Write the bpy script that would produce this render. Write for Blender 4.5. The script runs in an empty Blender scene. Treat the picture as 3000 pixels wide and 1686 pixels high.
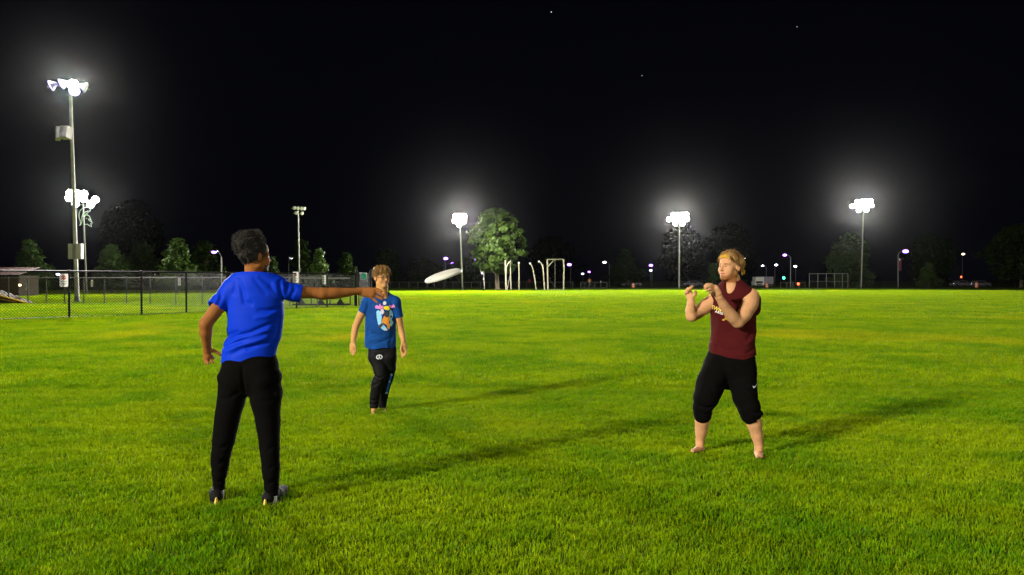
import bpy, math, random
import numpy as np
from mathutils import Vector, Matrix
from mathutils.bvhtree import BVHTree
random.seed(7); RNG = np.random.default_rng(7)
R = math.radians
SC = bpy.context.scene
COL = SC.collection

# ------------------------------------------------------------------ camera
CAM_H, FPX, PITCH = 1.5, 2167.0, math.atan(21.0 / 2167.0)
cam_d = bpy.data.cameras.new('camera'); cam = bpy.data.objects.new('camera', cam_d); COL.objects.link(cam)
cam.location = (0, 0, CAM_H); cam.rotation_euler = (math.pi / 2 - PITCH, 0, 0)
cam_d.sensor_width = 36.0; cam_d.lens = 36.0 * FPX / 3000.0
cam_d.clip_start = 0.05; cam_d.clip_end = 4000
SC.camera = cam

# ------------------------------------------------------------------ world, exposure
w = bpy.data.worlds.new('World'); SC.world = w; w.use_nodes = True
bg = w.node_tree.nodes['Background']
sky = w.node_tree.nodes.new('ShaderNodeTexSky')
sky.sky_type = 'NISHITA'; sky.sun_disc = False
sky.sun_elevation = R(-8); sky.sun_rotation = R(200); sky.altitude = 200
mixn = w.node_tree.nodes.new('ShaderNodeMix'); mixn.data_type = 'RGBA'; mixn.blend_type = 'ADD'
mixn.inputs[0].default_value = 1.0
mixn.inputs[7].default_value = (0.0090, 0.0100, 0.0230, 1)     # faint town glow on top of the night sky
w.node_tree.links.new(sky.outputs[0], mixn.inputs[6])
w.node_tree.links.new(mixn.outputs[2], bg.inputs[0])
bg.inputs[1].default_value = 0.10
vs = SC.view_settings
vs.view_transform = 'Standard'; vs.look = 'None'; vs.exposure = 0.0; vs.gamma = 1.0; vs.use_curve_mapping = False
SC.cycles.use_denoising = True
SC.cycles.max_bounces = 5; SC.cycles.diffuse_bounces = 3; SC.cycles.glossy_bounces = 2
SC.cycles.transmission_bounces = 4; SC.cycles.volume_bounces = 0; SC.cycles.transparent_max_bounces = 8
SC.cycles.caustics_reflective = False; SC.cycles.caustics_refractive = False

# floodlight strengths (watts per pole)
HAZE = 0.000012
P_KEY, P_RIGHT, P_FAR, P_LEFT = 175000.0, 32000.0, 235000.0, 80000.0

# ------------------------------------------------------------------ helpers
def at(px, py, Y):
    """World point seen at photograph pixel (px, py) at distance Y along the ground."""
    cp, sp = math.cos(PITCH), math.sin(PITCH)
    a = (px - 1500.0) / FPX; b = -(py - 843.0) / FPX
    d = Vector((a, cp + b * sp, -sp + b * cp))
    t = Y / d.y
    return Vector((d.x * t, Y, CAM_H + d.z * t))
def gnd(px, py):
    """Ground point (z = 0) seen at pixel."""
    cp, sp = math.cos(PITCH), math.sin(PITCH)
    a = (px - 1500.0) / FPX; b = -(py - 843.0) / FPX
    d = Vector((a, cp + b * sp, -sp + b * cp)); t = -CAM_H / d.z
    return Vector((d.x * t, d.y * t, 0.0))

def tag(o, label=None, cat=None, group=None, kind=None):
    if label: o['label'] = label
    if cat: o['category'] = cat
    if group: o['group'] = group
    if kind: o['kind'] = kind
    return o
def empty(name, loc, label, cat, group=None, rz=0.0):
    o = bpy.data.objects.new(name, None); COL.objects.link(o)
    o.location = loc; o.rotation_euler = (0, 0, rz); o.empty_display_size = 0.1
    return tag(o, label, cat, group)

class MB:
    """Collects simple solids, then links them as one mesh object."""
    def __init__(s): s.v = []; s.f = []
    def box(s, c, size, rot=None):
        hx, hy, hz = size[0] / 2, size[1] / 2, size[2] / 2; n = len(s.v); c = Vector(c)
        for dx, dy, dz in ((-1,-1,-1),(1,-1,-1),(1,1,-1),(-1,1,-1),(-1,-1,1),(1,-1,1),(1,1,1),(-1,1,1)):
            p = Vector((dx * hx, dy * hy, dz * hz))
            if rot is not None: p = rot @ p
            s.v.append(tuple(c + p))
        for q in ((0,3,2,1),(4,5,6,7),(0,1,5,4),(1,2,6,5),(2,3,7,6),(3,0,4,7)): s.f.append(tuple(n + i for i in q))
        return s
    def tube(s, pts, rad, n=8, cap=True):
        pts = [Vector(p) for p in pts]
        if not hasattr(rad, '__len__'): rad = [rad] * len(pts)
        base = len(s.v); prev = None
        for i, p in enumerate(pts):
            a = pts[max(i - 1, 0)]; b = pts[min(i + 1, len(pts) - 1)]
            t = (b - a).normalized() if (b - a).length > 1e-9 else Vector((0, 0, 1))
            if prev is None:
                u = t.orthogonal().normalized()
            else:
                u = prev - t * prev.dot(t)
                u = u.normalized() if u.length > 1e-6 else t.orthogonal().normalized()
            prev = u; vv = t.cross(u)
            for k in range(n):
                an = 2 * math.pi * k / n
                s.v.append(tuple(p + (u * math.cos(an) + vv * math.sin(an)) * rad[i]))
        for i in range(len(pts) - 1):
            for k in range(n):
                a = base + i * n + k; b = base + i * n + (k + 1) % n
                s.f.append((a, b, b + n, a + n))
        if cap:
            s.f.append(tuple(base + k for k in reversed(range(n))))
            s.f.append(tuple(base + (len(pts) - 1) * n + k for k in range(n)))
        return s
    def lathe(s, prof, n=16, M=None):
        base = len(s.v)
        for r, z in prof:
            for k in range(n):
                an = 2 * math.pi * k / n; p = Vector((r * math.cos(an), r * math.sin(an), z))
                s.v.append(tuple(M @ p if M is not None else p))
        for i in range(len(prof) - 1):
            for k in range(n):
                a = base + i * n + k; b = base + i * n + (k + 1) % n
                s.f.append((a, b, b + n, a + n))
        s.f.append(tuple(base + k for k in reversed(range(n))))
        s.f.append(tuple(base + (len(prof) - 1) * n + k for k in range(n)))
        return s
    def poly(s, pts):
        n = len(s.v); s.v += [tuple(p) for p in pts]; s.f.append(tuple(range(n, n + len(pts)))); return s
    def ball(s, c, r, n=8, m=6, sc=(1, 1, 1)):
        prof = [(max(1e-4, r * math.sin(math.pi * i / m)), -r * math.cos(math.pi * i / m)) for i in range(m + 1)]
        M = Matrix.Translation(Vector(c)) @ Matrix.Diagonal((sc[0], sc[1], sc[2], 1))
        return s.lathe(prof, n, M)
    def build(s, name, mat, parent=None, smooth=True, off=None, kind=None):
        me = bpy.data.meshes.new(name)
        v = s.v
        if off is not None: v = [(a[0] - off[0], a[1] - off[1], a[2] - off[2]) for a in v]
        me.from_pydata(v, [], s.f); me.update()
        if smooth:
            me.polygons.foreach_set('use_smooth', [True] * len(me.polygons))
            if hasattr(me, 'set_sharp_from_angle'): me.set_sharp_from_angle(angle=R(40))
        me.materials.append(mat)
        o = bpy.data.objects.new(name, me); COL.objects.link(o)
        if parent is not None: o.parent = parent
        if kind: o['kind'] = kind
        return o

def link_mesh(name, V, F, mat, parent=None, smooth=True, kind=None):
    """numpy verts / quads (or tris) -> object, fast path."""
    me = bpy.data.meshes.new(name)
    V = np.ascontiguousarray(V, dtype=np.float32); F = np.ascontiguousarray(F, dtype=np.int32)
    n, k = F.shape
    me.vertices.add(len(V)); me.vertices.foreach_set('co', V.ravel())
    me.loops.add(n * k); me.loops.foreach_set('vertex_index', F.ravel())
    me.polygons.add(n)
    me.polygons.foreach_set('loop_start', np.arange(0, n * k, k, dtype=np.int32))
    if smooth: me.polygons.foreach_set('use_smooth', np.ones(n, dtype=bool))
    me.update(calc_edges=True)
    me.materials.append(mat)
    o = bpy.data.objects.new(name, me); COL.objects.link(o)
    if parent is not None: o.parent = parent
    if kind: o['kind'] = kind
    return o

# ------------------------------------------------------------------ materials
MATS = {}
def mat(name, col, rough=0.6, spec=0.4, metal=0.0, var=0.12, vscale=6.0, bump=0.0, bscale=60.0, emit=None, estr=0.0, sheen=0.0, attr=None):
    if name in MATS: return MATS[name]
    m = bpy.data.materials.new(name); m.use_nodes = True; nt = m.node_tree
    b = nt.nodes['Principled BSDF']; L = nt.links
    b.inputs['Roughness'].default_value = rough; b.inputs['Metallic'].default_value = metal
    b.inputs['Specular IOR Level'].default_value = spec
    if sheen:
        b.inputs['Sheen Weight'].default_value = sheen
    geo = nt.nodes.new('ShaderNodeTexCoord')
    if attr:
        a = nt.nodes.new('ShaderNodeAttribute'); a.attribute_name = attr; src = a.outputs['Color']
    else:
        rgb = nt.nodes.new('ShaderNodeRGB'); rgb.outputs[0].default_value = (*col, 1); src = rgb.outputs[0]
    if var > 0:
        nz = nt.nodes.new('ShaderNodeTexNoise'); nz.inputs['Scale'].default_value = vscale; nz.inputs['Detail'].default_value = 5
        L.new(geo.outputs['Object'], nz.inputs['Vector'])
        mr = nt.nodes.new('ShaderNodeMapRange'); mr.inputs['From Min'].default_value = 0.25; mr.inputs['From Max'].default_value = 0.75
        mr.inputs['To Min'].default_value = 1 - var; mr.inputs['To Max'].default_value = 1 + var
        L.new(nz.outputs['Fac'], mr.inputs['Value'])
        mul = nt.nodes.new('ShaderNodeVectorMath'); mul.operation = 'SCALE'
        L.new(src, mul.inputs[0]); L.new(mr.outputs[0], mul.inputs['Scale'])
        L.new(mul.outputs[0], b.inputs['Base Color'])
    else:
        L.new(src, b.inputs['Base Color'])
    if bump > 0:
        n2 = nt.nodes.new('ShaderNodeTexNoise'); n2.inputs['Scale'].default_value = bscale; n2.inputs['Detail'].default_value = 4
        L.new(geo.outputs['Object'], n2.inputs['Vector'])
        bp = nt.nodes.new('ShaderNodeBump'); bp.inputs['Strength'].default_value = bump; bp.inputs['Distance'].default_value = 0.01
        L.new(n2.outputs['Fac'], bp.inputs['Height']); L.new(bp.outputs[0], b.inputs['Normal'])
    if emit:
        b.inputs['Emission Color'].default_value = (*emit, 1); b.inputs['Emission Strength'].default_value = estr
    MATS[name] = m
    return m

M_GREYP = mat('weathered_fence_pipe', (0.10, 0.10, 0.09), 0.6, 0.2, 0.1, 0.2, 3)
M_POLE = mat('glow_lit_steel_pole', (0.40, 0.39, 0.35), 0.5, 0.3, 0.1, 0.15, 3)  # glow of the lamps on the poles is put into this paler colour
M_GALV = mat('galvanised_steel', (0.24, 0.235, 0.21), 0.55, 0.3, 0.2, 0.18, 3, 0.15, 40)
M_WIRE = mat('grey_wire', (0.022, 0.022, 0.020), 0.6, 0.3, 0.2, 0.1)
M_BLACK = mat('black_vinyl_steel', (0.0045, 0.0042, 0.004), 0.6, 0.15, 0.0, 0.2)
M_HOUS = mat('floodlight_housing', (0.35, 0.35, 0.36), 0.4, 0.5, 0.5, 0.1)
M_LENS = mat('floodlight_lens_lit', (0.9, 0.9, 0.9), 0.3, 0.5, 0, 0, emit=(1.0, 0.97, 0.95), estr=140)
M_LENSV = mat('floodlight_lens_edge_lit', (0.9, 0.9, 0.9), 0.3, 0.5, 0, 0, emit=(0.45, 0.38, 1.0), estr=3.5)
M_LENSOFF = mat('floodlight_lens_off', (0.5, 0.5, 0.47), 0.15, 0.6, 0, 0)
M_PURP = mat('street_lamp_violet', (0.5, 0.4, 0.9), 0.3, 0.5, 0, 0, emit=(0.38, 0.12, 1.0), estr=14)
M_WHT = mat('street_lamp_white', (0.9, 0.9, 0.9), 0.3, 0.5, 0, 0, emit=(0.85, 0.85, 1.0), estr=12)
M_WARM = mat('street_lamp_warm', (0.9, 0.7, 0.4), 0.3, 0.5, 0, 0, emit=(1.0, 0.72, 0.4), estr=8)
M_GREENL = mat('signal_green', (0.1, 0.8, 0.4), 0.3, 0.5, 0, 0, emit=(0.05, 1.0, 0.45), estr=8)
M_REDL = mat('signal_red', (0.9, 0.1, 0.05), 0.3, 0.5, 0, 0, emit=(1.0, 0.10, 0.03), estr=8)
M_SIGNW = mat('white_sign_face', (0.78, 0.77, 0.72), 0.5, 0.4, 0, 0.05)
M_SIGNR = mat('red_sign_face', (0.45, 0.02, 0.02), 0.45, 0.4, 0, 0.05)
M_SIGNG = mat('green_sign_face', (0.0, 0.42, 0.24), 0.45, 0.4, 0, 0.08)
M_SIGNO = mat('orange_sign_face', (0.75, 0.30, 0.02), 0.45, 0.4, 0, 0.05)
M_INK = mat('dark_print', (0.06, 0.06, 0.06), 0.6, 0.3, 0, 0)
M_BARK = mat('bark', (0.16, 0.13, 0.085), 0.9, 0.1, 0, 0.35, 4, 0.6, 14)
M_ORANGE = mat('orange_plastic', (0.75, 0.16, 0.03), 0.5, 0.4, 0, 0.1)
# ================================================================== THE GROUND
def ground_material():
    m = bpy.data.materials.new('turf_soil'); m.use_nodes = True; nt = m.node_tree; L = nt.links
    b = nt.nodes['Principled BSDF']; b.inputs['Roughness'].default_value = 0.95; b.inputs['Specular IOR Level'].default_value = 0.1
    g = nt.nodes.new('ShaderNodeNewGeometry')
    n1 = nt.nodes.new('ShaderNodeTexNoise'); n1.inputs['Scale'].default_value = 0.35; n1.inputs['Detail'].default_value = 8
    L.new(g.outputs['Position'], n1.inputs['Vector'])
    r = nt.nodes.new('ShaderNodeValToRGB'); r.color_ramp.elements[0].color = (0.070, 0.110, 0.002, 1); r.color_ramp.elements[1].color = (0.130, 0.150, 0.004, 1)
    r.color_ramp.elements[0].position = 0.35; r.color_ramp.elements[1].position = 0.7
    L.new(n1.outputs['Fac'], r.inputs[0]); L.new(r.outputs[0], b.inputs['Base Color'])
    n2 = nt.nodes.new('ShaderNodeTexNoise'); n2.inputs['Scale'].default_value = 30; n2.inputs['Detail'].default_value = 4
    L.new(g.outputs['Position'], n2.inputs['Vector'])
    bp = nt.nodes.new('ShaderNodeBump'); bp.inputs['Strength'].default_value = 0.8; bp.inputs['Distance'].default_value = 0.03
    L.new(n2.outputs['Fac'], bp.inputs['Height']); L.new(bp.outputs[0], b.inputs['Normal'])
    return m
M_SOIL = ground_material()
FAR_Y = 137.0
tag(MB().poly([(-1500, -900, 0), (1500, -900, 0), (1500, 2500, 0), (-1500, 2500, 0)]).build('ground', M_SOIL, None, False), kind='structure')
M_ASPH = mat('asphalt', (0.045, 0.045, 0.047), 0.9, 0.2, 0, 0.25, 2, 0.4, 40)
tag(MB().poly([(-160, 158, .006), (420, 158, .006), (420, 172, .006), (-160, 172, .006)]).build('road', M_ASPH, None, False), kind='structure')
M_DIRT = mat('infield_dirt', (0.23, 0.135, 0.055), 0.95, 0.1, 0, 0.2, 2, 0.4, 30)
M_CHALK = mat('chalk_line', (0.40, 0.40, 0.30), 0.9, 0.1, 0, 0.15, 8)

# ------------------------------------------------------------------ grass blades
def grass_material(name, g0, g1, g2, trans=0.35):
    m = bpy.data.materials.new(name); m.use_nodes = True; nt = m.node_tree; L = nt.links
    b = nt.nodes['Principled BSDF']; b.inputs['Roughness'].default_value = 0.6; b.inputs['Specular IOR Level'].default_value = 0.08
    out = nt.nodes['Material Output']
    g = nt.nodes.new('ShaderNodeNewGeometry')
    def noise(sc, det, dist=0.0):
        n = nt.nodes.new('ShaderNodeTexNoise'); n.inputs['Scale'].default_value = sc; n.inputs['Detail'].default_value = det
        n.inputs['Distortion'].default_value = dist; L.new(g.outputs['Position'], n.inputs['Vector']); return n.outputs['Fac']
    def mix(a, bb, f):
        x = nt.nodes.new('ShaderNodeMix'); x.data_type = 'RGBA'
        for i, s_ in ((6, a), (7, bb)):
            if isinstance(s_, tuple): x.inputs[i].default_value = (*s_, 1)
            else: L.new(s_, x.inputs[i])
        L.new(f, x.inputs[0]); return x.outputs[2]
    def rng(s_, a, bb, c=0.0, d=1.0):
        r = nt.nodes.new('ShaderNodeMapRange'); r.inputs['From Min'].default_value = a; r.inputs['From Max'].default_value = bb
        r.inputs['To Min'].default_value = c; r.inputs['To Max'].default_value = d; L.new(s_, r.inputs['Value']); return r.outputs[0]
    at_ = nt.nodes.new('ShaderNodeAttribute'); at_.attribute_name = 'tint'
    sep = nt.nodes.new('ShaderNodeSeparateColor'); L.new(at_.outputs['Color'], sep.inputs[0])
    c = mix(g0, g1, rng(noise(0.42, 3, 0.6), 0.36, 0.64))
    c = mix(c, g1, rng(noise(2.6, 4), 0.42, 0.75, 0, 0.8))
    c = mix(c, g0, rng(noise(0.9, 2), 0.52, 0.66, 0, 0.75))
    c = mix(c, g2, rng(noise(0.16, 4, 0.8), 0.57, 0.72, 0, 0.55))
    c = mix(c, g2, rng(sep.outputs[0], 0.90, 0.99, 0, 0.65))
    sc = nt.nodes.new('ShaderNodeVectorMath'); sc.operation = 'SCALE'; L.new(c, sc.inputs[0])
    L.new(rng(sep.outputs[1], 0, 1, 0.72, 1.28), sc.inputs['Scale'])
    L.new(sc.outputs[0], b.inputs['Base Color'])
    tr = nt.nodes.new('ShaderNodeBsdfTranslucent'); L.new(sc.outputs[0], tr.inputs[0])
    ms = nt.nodes.new('ShaderNodeMixShader'); ms.inputs[0].default_value = trans
    L.new(b.outputs[0], ms.inputs[1]); L.new(tr.outputs[0], ms.inputs[2]); L.new(ms.outputs[0], out.inputs['Surface'])
    return m
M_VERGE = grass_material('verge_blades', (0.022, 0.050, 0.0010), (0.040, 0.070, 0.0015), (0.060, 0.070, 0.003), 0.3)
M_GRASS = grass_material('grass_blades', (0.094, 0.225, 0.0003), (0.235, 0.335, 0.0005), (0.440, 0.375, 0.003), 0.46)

def patch(name, size, dens, wid, hgt, seed, matl=None):
    r = np.random.default_rng(seed); n = int(dens * size * size)
    p = (r.random((n, 2)) - 0.5) * size * 1.28
    # tufted height: low-frequency lumps
    lump = 0.5 + 0.5 * np.sin(p[:, 0] * 9 / size * 1.7 + seed) * np.sin(p[:, 1] * 9 / size * 1.3 + 2 * seed)
    h = hgt * (0.55 + 0.75 * r.random(n)) * (0.72 + 0.5 * lump)
    a = r.random(n) * 2 * np.pi; la = a + r.normal(0, 0.8, n); lean = h * (0.15 + 0.75 * r.random(n) ** 1.5)
    wd = wid * (0.6 + 0.8 * r.random(n)) / 2
    dx, dy = -np.sin(a) * wd, np.cos(a) * wd
    lx, ly = np.cos(la) * lean, np.sin(la) * lean
    z0 = np.full(n, -0.004)
    V = np.empty((n, 5, 3), np.float32)
    V[:, 0] = np.stack([p[:, 0] - dx, p[:, 1] - dy, z0], 1); V[:, 1] = np.stack([p[:, 0] + dx, p[:, 1] + dy, z0], 1)
    mx, my, mz = p[:, 0] + lx * .32, p[:, 1] + ly * .32, h * .58
    V[:, 2] = np.stack([mx + dx * .9, my + dy * .9, mz], 1); V[:, 3] = np.stack([mx - dx * .9, my - dy * .9, mz], 1)
    V[:, 4] = np.stack([p[:, 0] + lx, p[:, 1] + ly, h * (1 - 0.25 * (lean / h) ** 2)], 1)
    i = np.arange(n)[:, None] * 5
    T = np.concatenate([i + np.array([[0, 1, 2]]), i + np.array([[0, 2, 3]]), i + np.array([[3, 2, 4]])], 0)
    me = bpy.data.meshes.new(name)
    me.vertices.add(n * 5); me.vertices.foreach_set('co', V.ravel())
    me.loops.add(len(T) * 3); me.loops.foreach_set('vertex_index', T.astype(np.int32).ravel())
    me.polygons.add(len(T)); me.polygons.foreach_set('loop_start', np.arange(0, len(T) * 3, 3, dtype=np.int32))
    me.update(calc_edges=True)
    c = np.ones((n, 5, 4), np.float32); c[:, :, 0] = r.random(n)[:, None]; c[:, :, 1] = r.random(n)[:, None]
    at_ = me.attributes.new('tint', 'FLOAT_COLOR', 'POINT'); at_.data.foreach_set('color', c.ravel())
    me.materials.append(matl or M_GRASS)
    return bpy.data.objects.new(name, me)

def grass_field(name, protos, pts, rot, scl, idx, label):
    coll = bpy.data.collections.new(name + '_blades')
    for o in protos: coll.objects.link(o)
    me = bpy.data.meshes.new(name); n = len(pts)
    me.vertices.add(n); me.vertices.foreach_set('co', np.asarray(pts, np.float32).ravel())
    for nm, ty, ar, key in (('rot', 'FLOAT', rot, 'value'), ('scl', 'FLOAT', scl, 'value'), ('idx', 'INT', idx, 'value')):
        a = me.attributes.new(nm, ty, 'POINT'); a.data.foreach_set(key, np.asarray(ar, np.float32 if ty == 'FLOAT' else np.int32))
    o = bpy.data.objects.new(name, me); COL.objects.link(o)
    ng = bpy.data.node_groups.new(name, 'GeometryNodeTree')
    ng.interface.new_socket('Geometry', in_out='INPUT', socket_type='NodeSocketGeometry')
    ng.interface.new_socket('Geometry', in_out='OUTPUT', socket_type='NodeSocketGeometry')
    N = ng.nodes; L = ng.links
    gi = N.new('NodeGroupInput'); go = N.new('NodeGroupOutput')
    ci = N.new('GeometryNodeCollectionInfo'); ci.inputs['Collection'].default_value = coll
    ci.inputs['Separate Children'].default_value = True; ci.inputs['Reset Children'].default_value = True
    iop = N.new('GeometryNodeInstanceOnPoints'); iop.inputs['Pick Instance'].default_value = True
    def na(nm, ty):
        a = N.new('GeometryNodeInputNamedAttribute'); a.data_type = ty; a.inputs['Name'].default_value = nm; return a.outputs[0]
    cx = N.new('ShaderNodeCombineXYZ'); L.new(na('rot', 'FLOAT'), cx.inputs[2])
    e2r = N.new('FunctionNodeEulerToRotation'); L.new(cx.outputs[0], e2r.inputs[0])
    L.new(gi.outputs[0], iop.inputs['Points']); L.new(ci.outputs[0], iop.inputs['Instance'])
    L.new(na('idx', 'INT'), iop.inputs['Instance Index']); L.new(e2r.outputs[0], iop.inputs['Rotation'])
    L.new(na('scl', 'FLOAT'), iop.inputs['Scale'])
    L.new(iop.outputs[0], go.inputs[0])
    md = o.modifiers.new('scatter', 'NODES'); md.node_group = ng
    return tag(o, label, 'grass', kind='stuff')

def wedge_pts(y0, y1, step, seed, wide=0.80, jit=0.12, keep=None):
    r = np.random.default_rng(seed); out = []
    y = y0
    while y < y1:
        hw = wide * (y + step) + 1.2
        xs = np.arange(-hw, hw, step)
        out.append(np.stack([xs + r.random() * step, np.full(len(xs), y)], 1)); y += step
    p = np.concatenate(out); p += (r.random(p.shape) - 0.5) * step * jit
    if keep is not None: p = p[keep(p)]
    n = len(p)
    return np.concatenate([p, np.zeros((n, 1))], 1), np.floor(r.random(n) * 4) * (np.pi / 2) + r.normal(0, 0.12, n), 0.88 + 0.3 * r.random(n), r.integers(0, 5, n)

near = [patch('grass_near', 0.5, 13000, 0.0044, 0.034, 10 + k) for k in range(5)]
mid = [patch('grass_mid', 1.0, 3600, 0.0085, 0.052, 20 + k) for k in range(5)]
far = [patch('grass_far', 3.0, 420, 0.030, 0.060, 30 + k) for k in range(5)]
grass_field('grass_lawn_near', near, *wedge_pts(2.6, 11.0, 0.5, 1), 'bright green mown grass around the players in the foreground')
grass_field('grass_lawn_middle', mid, *wedge_pts(11.0, 28.0, 1.0, 2), 'mown grass behind the players in the middle of the pitch')
grass_field('grass_lawn_far', far, *wedge_pts(28.0, 110.0, 3.0, 3, wide=0.78), 'brightly lit yellow green grass at the far end of the pitch')
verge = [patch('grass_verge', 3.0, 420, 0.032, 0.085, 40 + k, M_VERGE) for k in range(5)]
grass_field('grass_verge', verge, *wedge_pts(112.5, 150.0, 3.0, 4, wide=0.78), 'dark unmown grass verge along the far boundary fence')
# ================================================================== FLOODLIGHT POLES
def head_matrix(pos, aim):
    """Local +Z of the lamp points from pos towards aim."""
    d = (Vector(aim) - Vector(pos)).normalized()
    return Matrix.Translation(Vector(pos)) @ d.to_track_quat('Z', 'Y').to_matrix().to_4x4()
HEAD_PROF = [(0.05, -0.42), (0.13, -0.40), (0.17, -0.30), (0.24, -0.20), (0.34, -0.08), (0.385, 0.0), (0.40, 0.02), (0.385, 0.03)]
def flood_pole(base, top, aim, rows, label, lit=True, power=0.0, nspot=1, r0=0.12, r1=0.08, lens_r=0.36, group='floodlight poles around the pitch', cone=150, soft=0.9, aims=None, lensmats=None, col=(1.0, 0.955, 0.86)):
    base = Vector(base); top = Vector(top); aim = Vector(aim)
    t = empty('floodlight_pole', base, label, 'floodlight', group)
    MB().tube([base, base.lerp(top, .5), top], [r0, (r0 + r1) / 2, r1], 12).build('pole', M_POLE, t, off=base)
    MB().lathe([(r0 * 1.9, 0), (r0 * 1.9, .06), (r0 * 1.2, .10), (r0 * 1.05, .4)], 12, Matrix.Translation(base)).build('base_collar', M_GALV, t, off=base)
    d = (aim - top); d.z = 0; d.normalize(); side = Vector((-d.y, d.x, 0))
    k = 0
    for dz, offs in rows:
        c = top + Vector((0, 0, dz))
        MB().tube([c + side * (min(offs) - .25), c + side * (max(offs) + .25)], 0.06, 8).build('crossarm', M_GALV, t, off=base)
        for s_ in offs:
            p = c + side * s_ + d * 0.30 + Vector((0, 0, 0.05))
            M = head_matrix(p, aim + side * s_ * 6 if aims is None or aims[k] is None else Vector(aims[k]))
            sc = lens_r / 0.36; MS = M @ Matrix.Diagonal((sc, sc, sc, 1))
            f = MB().lathe(HEAD_PROF, 14, MS).tube([c + side * s_, p - (M.to_3x3() @ Vector((0, 0, 1))) * .25 * sc], 0.04, 6).build('floodlight', M_HOUS, t, off=base)
            lm = (M_LENS if lit else M_LENSOFF) if lensmats is None else lensmats[k % len(lensmats)]
            MB().lathe([(0.36, 0.045), (0.34, 0.075), (0.18, 0.105), (0.01, 0.115)], 14, MS).build('lens', lm, f, off=base)
            k += 1
    if power > 0:
        for i in range(nspot):
            s_ = (i - (nspot - 1) / 2) * 1.0
            ld = bpy.data.lights.new('flood_beam', 'SPOT'); lo = bpy.data.objects.new('flood_beam', ld); COL.objects.link(lo)
            pos = top + side * s_ + d * 0.75 + Vector((0, 0, 0.1))
            ld.energy = power / nspot; ld.color = col; ld.spot_size = R(cone); ld.spot_blend = 0.85; ld.shadow_soft_size = soft / max(1, nspot) ** 0.5
            q = (aim - pos).normalized().to_track_quat('-Z', 'Y')
            lo.parent = t; lo.location = pos - base; lo.rotation_euler = q.to_euler()
        ld = bpy.data.lights.new('lamp_spill', 'POINT'); lo = bpy.data.objects.new('lamp_spill', ld); COL.objects.link(lo)
        ld.energy = power * .028; ld.color = col; ld.shadow_soft_size = .25; lo.parent = t; lo.location = top - base + Vector((0, 0, 1.1))   # light leaking sideways and back from the heads
    return t

FIELD = Vector((6, 45, 0))
ROWS = [(0.0, (-1.5, -0.75, 0, 0.75, 1.5)), (-0.85, (-1.1, -0.35, 0.35, 1.1))]
ROWS_B = [(0.35, (-1.0, -0.3, 0.4, 1.1)), (-0.40, (-1.75, -1.0, -0.25, 0.5, 1.25)), (-1.15, (-0.7, 0.5))]
bC = gnd(1355, 852); tC = at(1347, 643, bC.y)
flood_pole(bC, tC, (0, 30, 0), [(0.35, (-.62, .0, .62)), (-.30, (-.75, -.1, .55)), (-.85, (-.1,))], 'tall lit floodlight pole left of the big leafy tree', True, P_FAR, 1)
# extra beam added at that pole to brighten the cage and the tree
ld = bpy.data.lights.new('flood_beam', 'SPOT'); lo = bpy.data.objects.new('flood_beam', ld); COL.objects.link(lo)
pC = bpy.data.objects['floodlight_pole']; ld.energy = 15000; ld.color = (1.0, .955, .86); ld.spot_size = R(95); ld.spot_blend = .8; ld.shadow_soft_size = .4
ps = tC + Vector((.6, -.9, 0)); lo.parent = pC; lo.location = ps - bC; lo.rotation_euler = (Vector((-1.5, 117, 3.2)) - ps).normalized().to_track_quat('-Z', 'Y').to_euler()
bD = gnd(1989, 848); tD = at(1991, 637, bD.y)
flood_pole(bD, tD, (4, 30, 0), ROWS_B, 'tall lit floodlight pole between the goal frame and the player in maroon', True, P_FAR, 1)
bE = gnd(2523, 847); tE = at(2530, 598, bE.y)
flood_pole(bE, tE, (8, 30, 0), ROWS_B, 'tall lit floodlight pole beside the batting backstop on the right', True, P_FAR, 1)
# the near left pole: loudspeakers and cabinets fixed to it
bA = gnd(226, 886); tA = at(206, 262, bA.y)
pA = flood_pole(bA, tA, (-14, 20, 0), [(0.0, (-1.10,)), (0.16, (-0.50,)), (0.22, (0.18,)), (0.10, (0.92,)), (-0.20, (0.25,))], 'tall grey floodlight pole with loudspeakers and cabinets behind the stop sign fence', True, P_LEFT, 1, r0=0.15, r1=0.10, lens_r=0.34, lensmats=[M_LENSV, M_LENSV, M_LENS, M_LENSOFF, M_LENSV], aims=[(-62, 34, -2), (-60, 36, -2), None, (20, 72, -6), None])
YA = bA.y
M_CAB = mat('grey_cabinet', (0.42, 0.41, 0.38), 0.5, 0.4, 0.1, 0.1, 2)
for (x0, x1, dy) in ((203, 216, -.1), (226, 241, -.1)):
    c = at((x0 + x1) / 2, 737, YA - .35 + dy); wv = (x1 - x0) / FPX * YA
    cb = MB().box(c, (wv, .3, 44 / FPX * YA)).build('cabinet', M_CAB, pA, False, bA)
    MB().box(c + Vector((0, -.155, 0)), (wv * .86, .012, 1.0)).build('cabinet_door', M_CAB, cb, False, bA)
MB().box(at(221, 737, YA - .42), (.22, .14, 1.06)).build('cable_duct', M_GALV, pA, False, bA)
for (px, py, wz, hz, rz, rx) in ((193, 390, .62, .80, -14, -12), (170, 392, .30, .86, 40, -14)):
    rot = Matrix.Rotation(R(rz), 3, 'Z') @ Matrix.Rotation(R(rx), 3, 'X')
    c = at(px, py, YA - .45)
    sp = MB().box(c, (wz, .45, hz), rot).build('loudspeaker', M_CAB, pA, False, bA)
    MB().box(c + rot @ Vector((0, -.235, 0)), (wz * .88, .03, hz * .88), rot).build('grille', M_HOUS, sp, False, bA)
MB().tube([at(206, 372, YA), at(176, 370, YA - .45)], .035, 6).build('bracket', M_GALV, pA, off=bA)
MB().tube([at(207, 404, YA), at(185, 404, YA - .45)], .035, 6).build('bracket', M_GALV, pA, off=bA)
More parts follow.
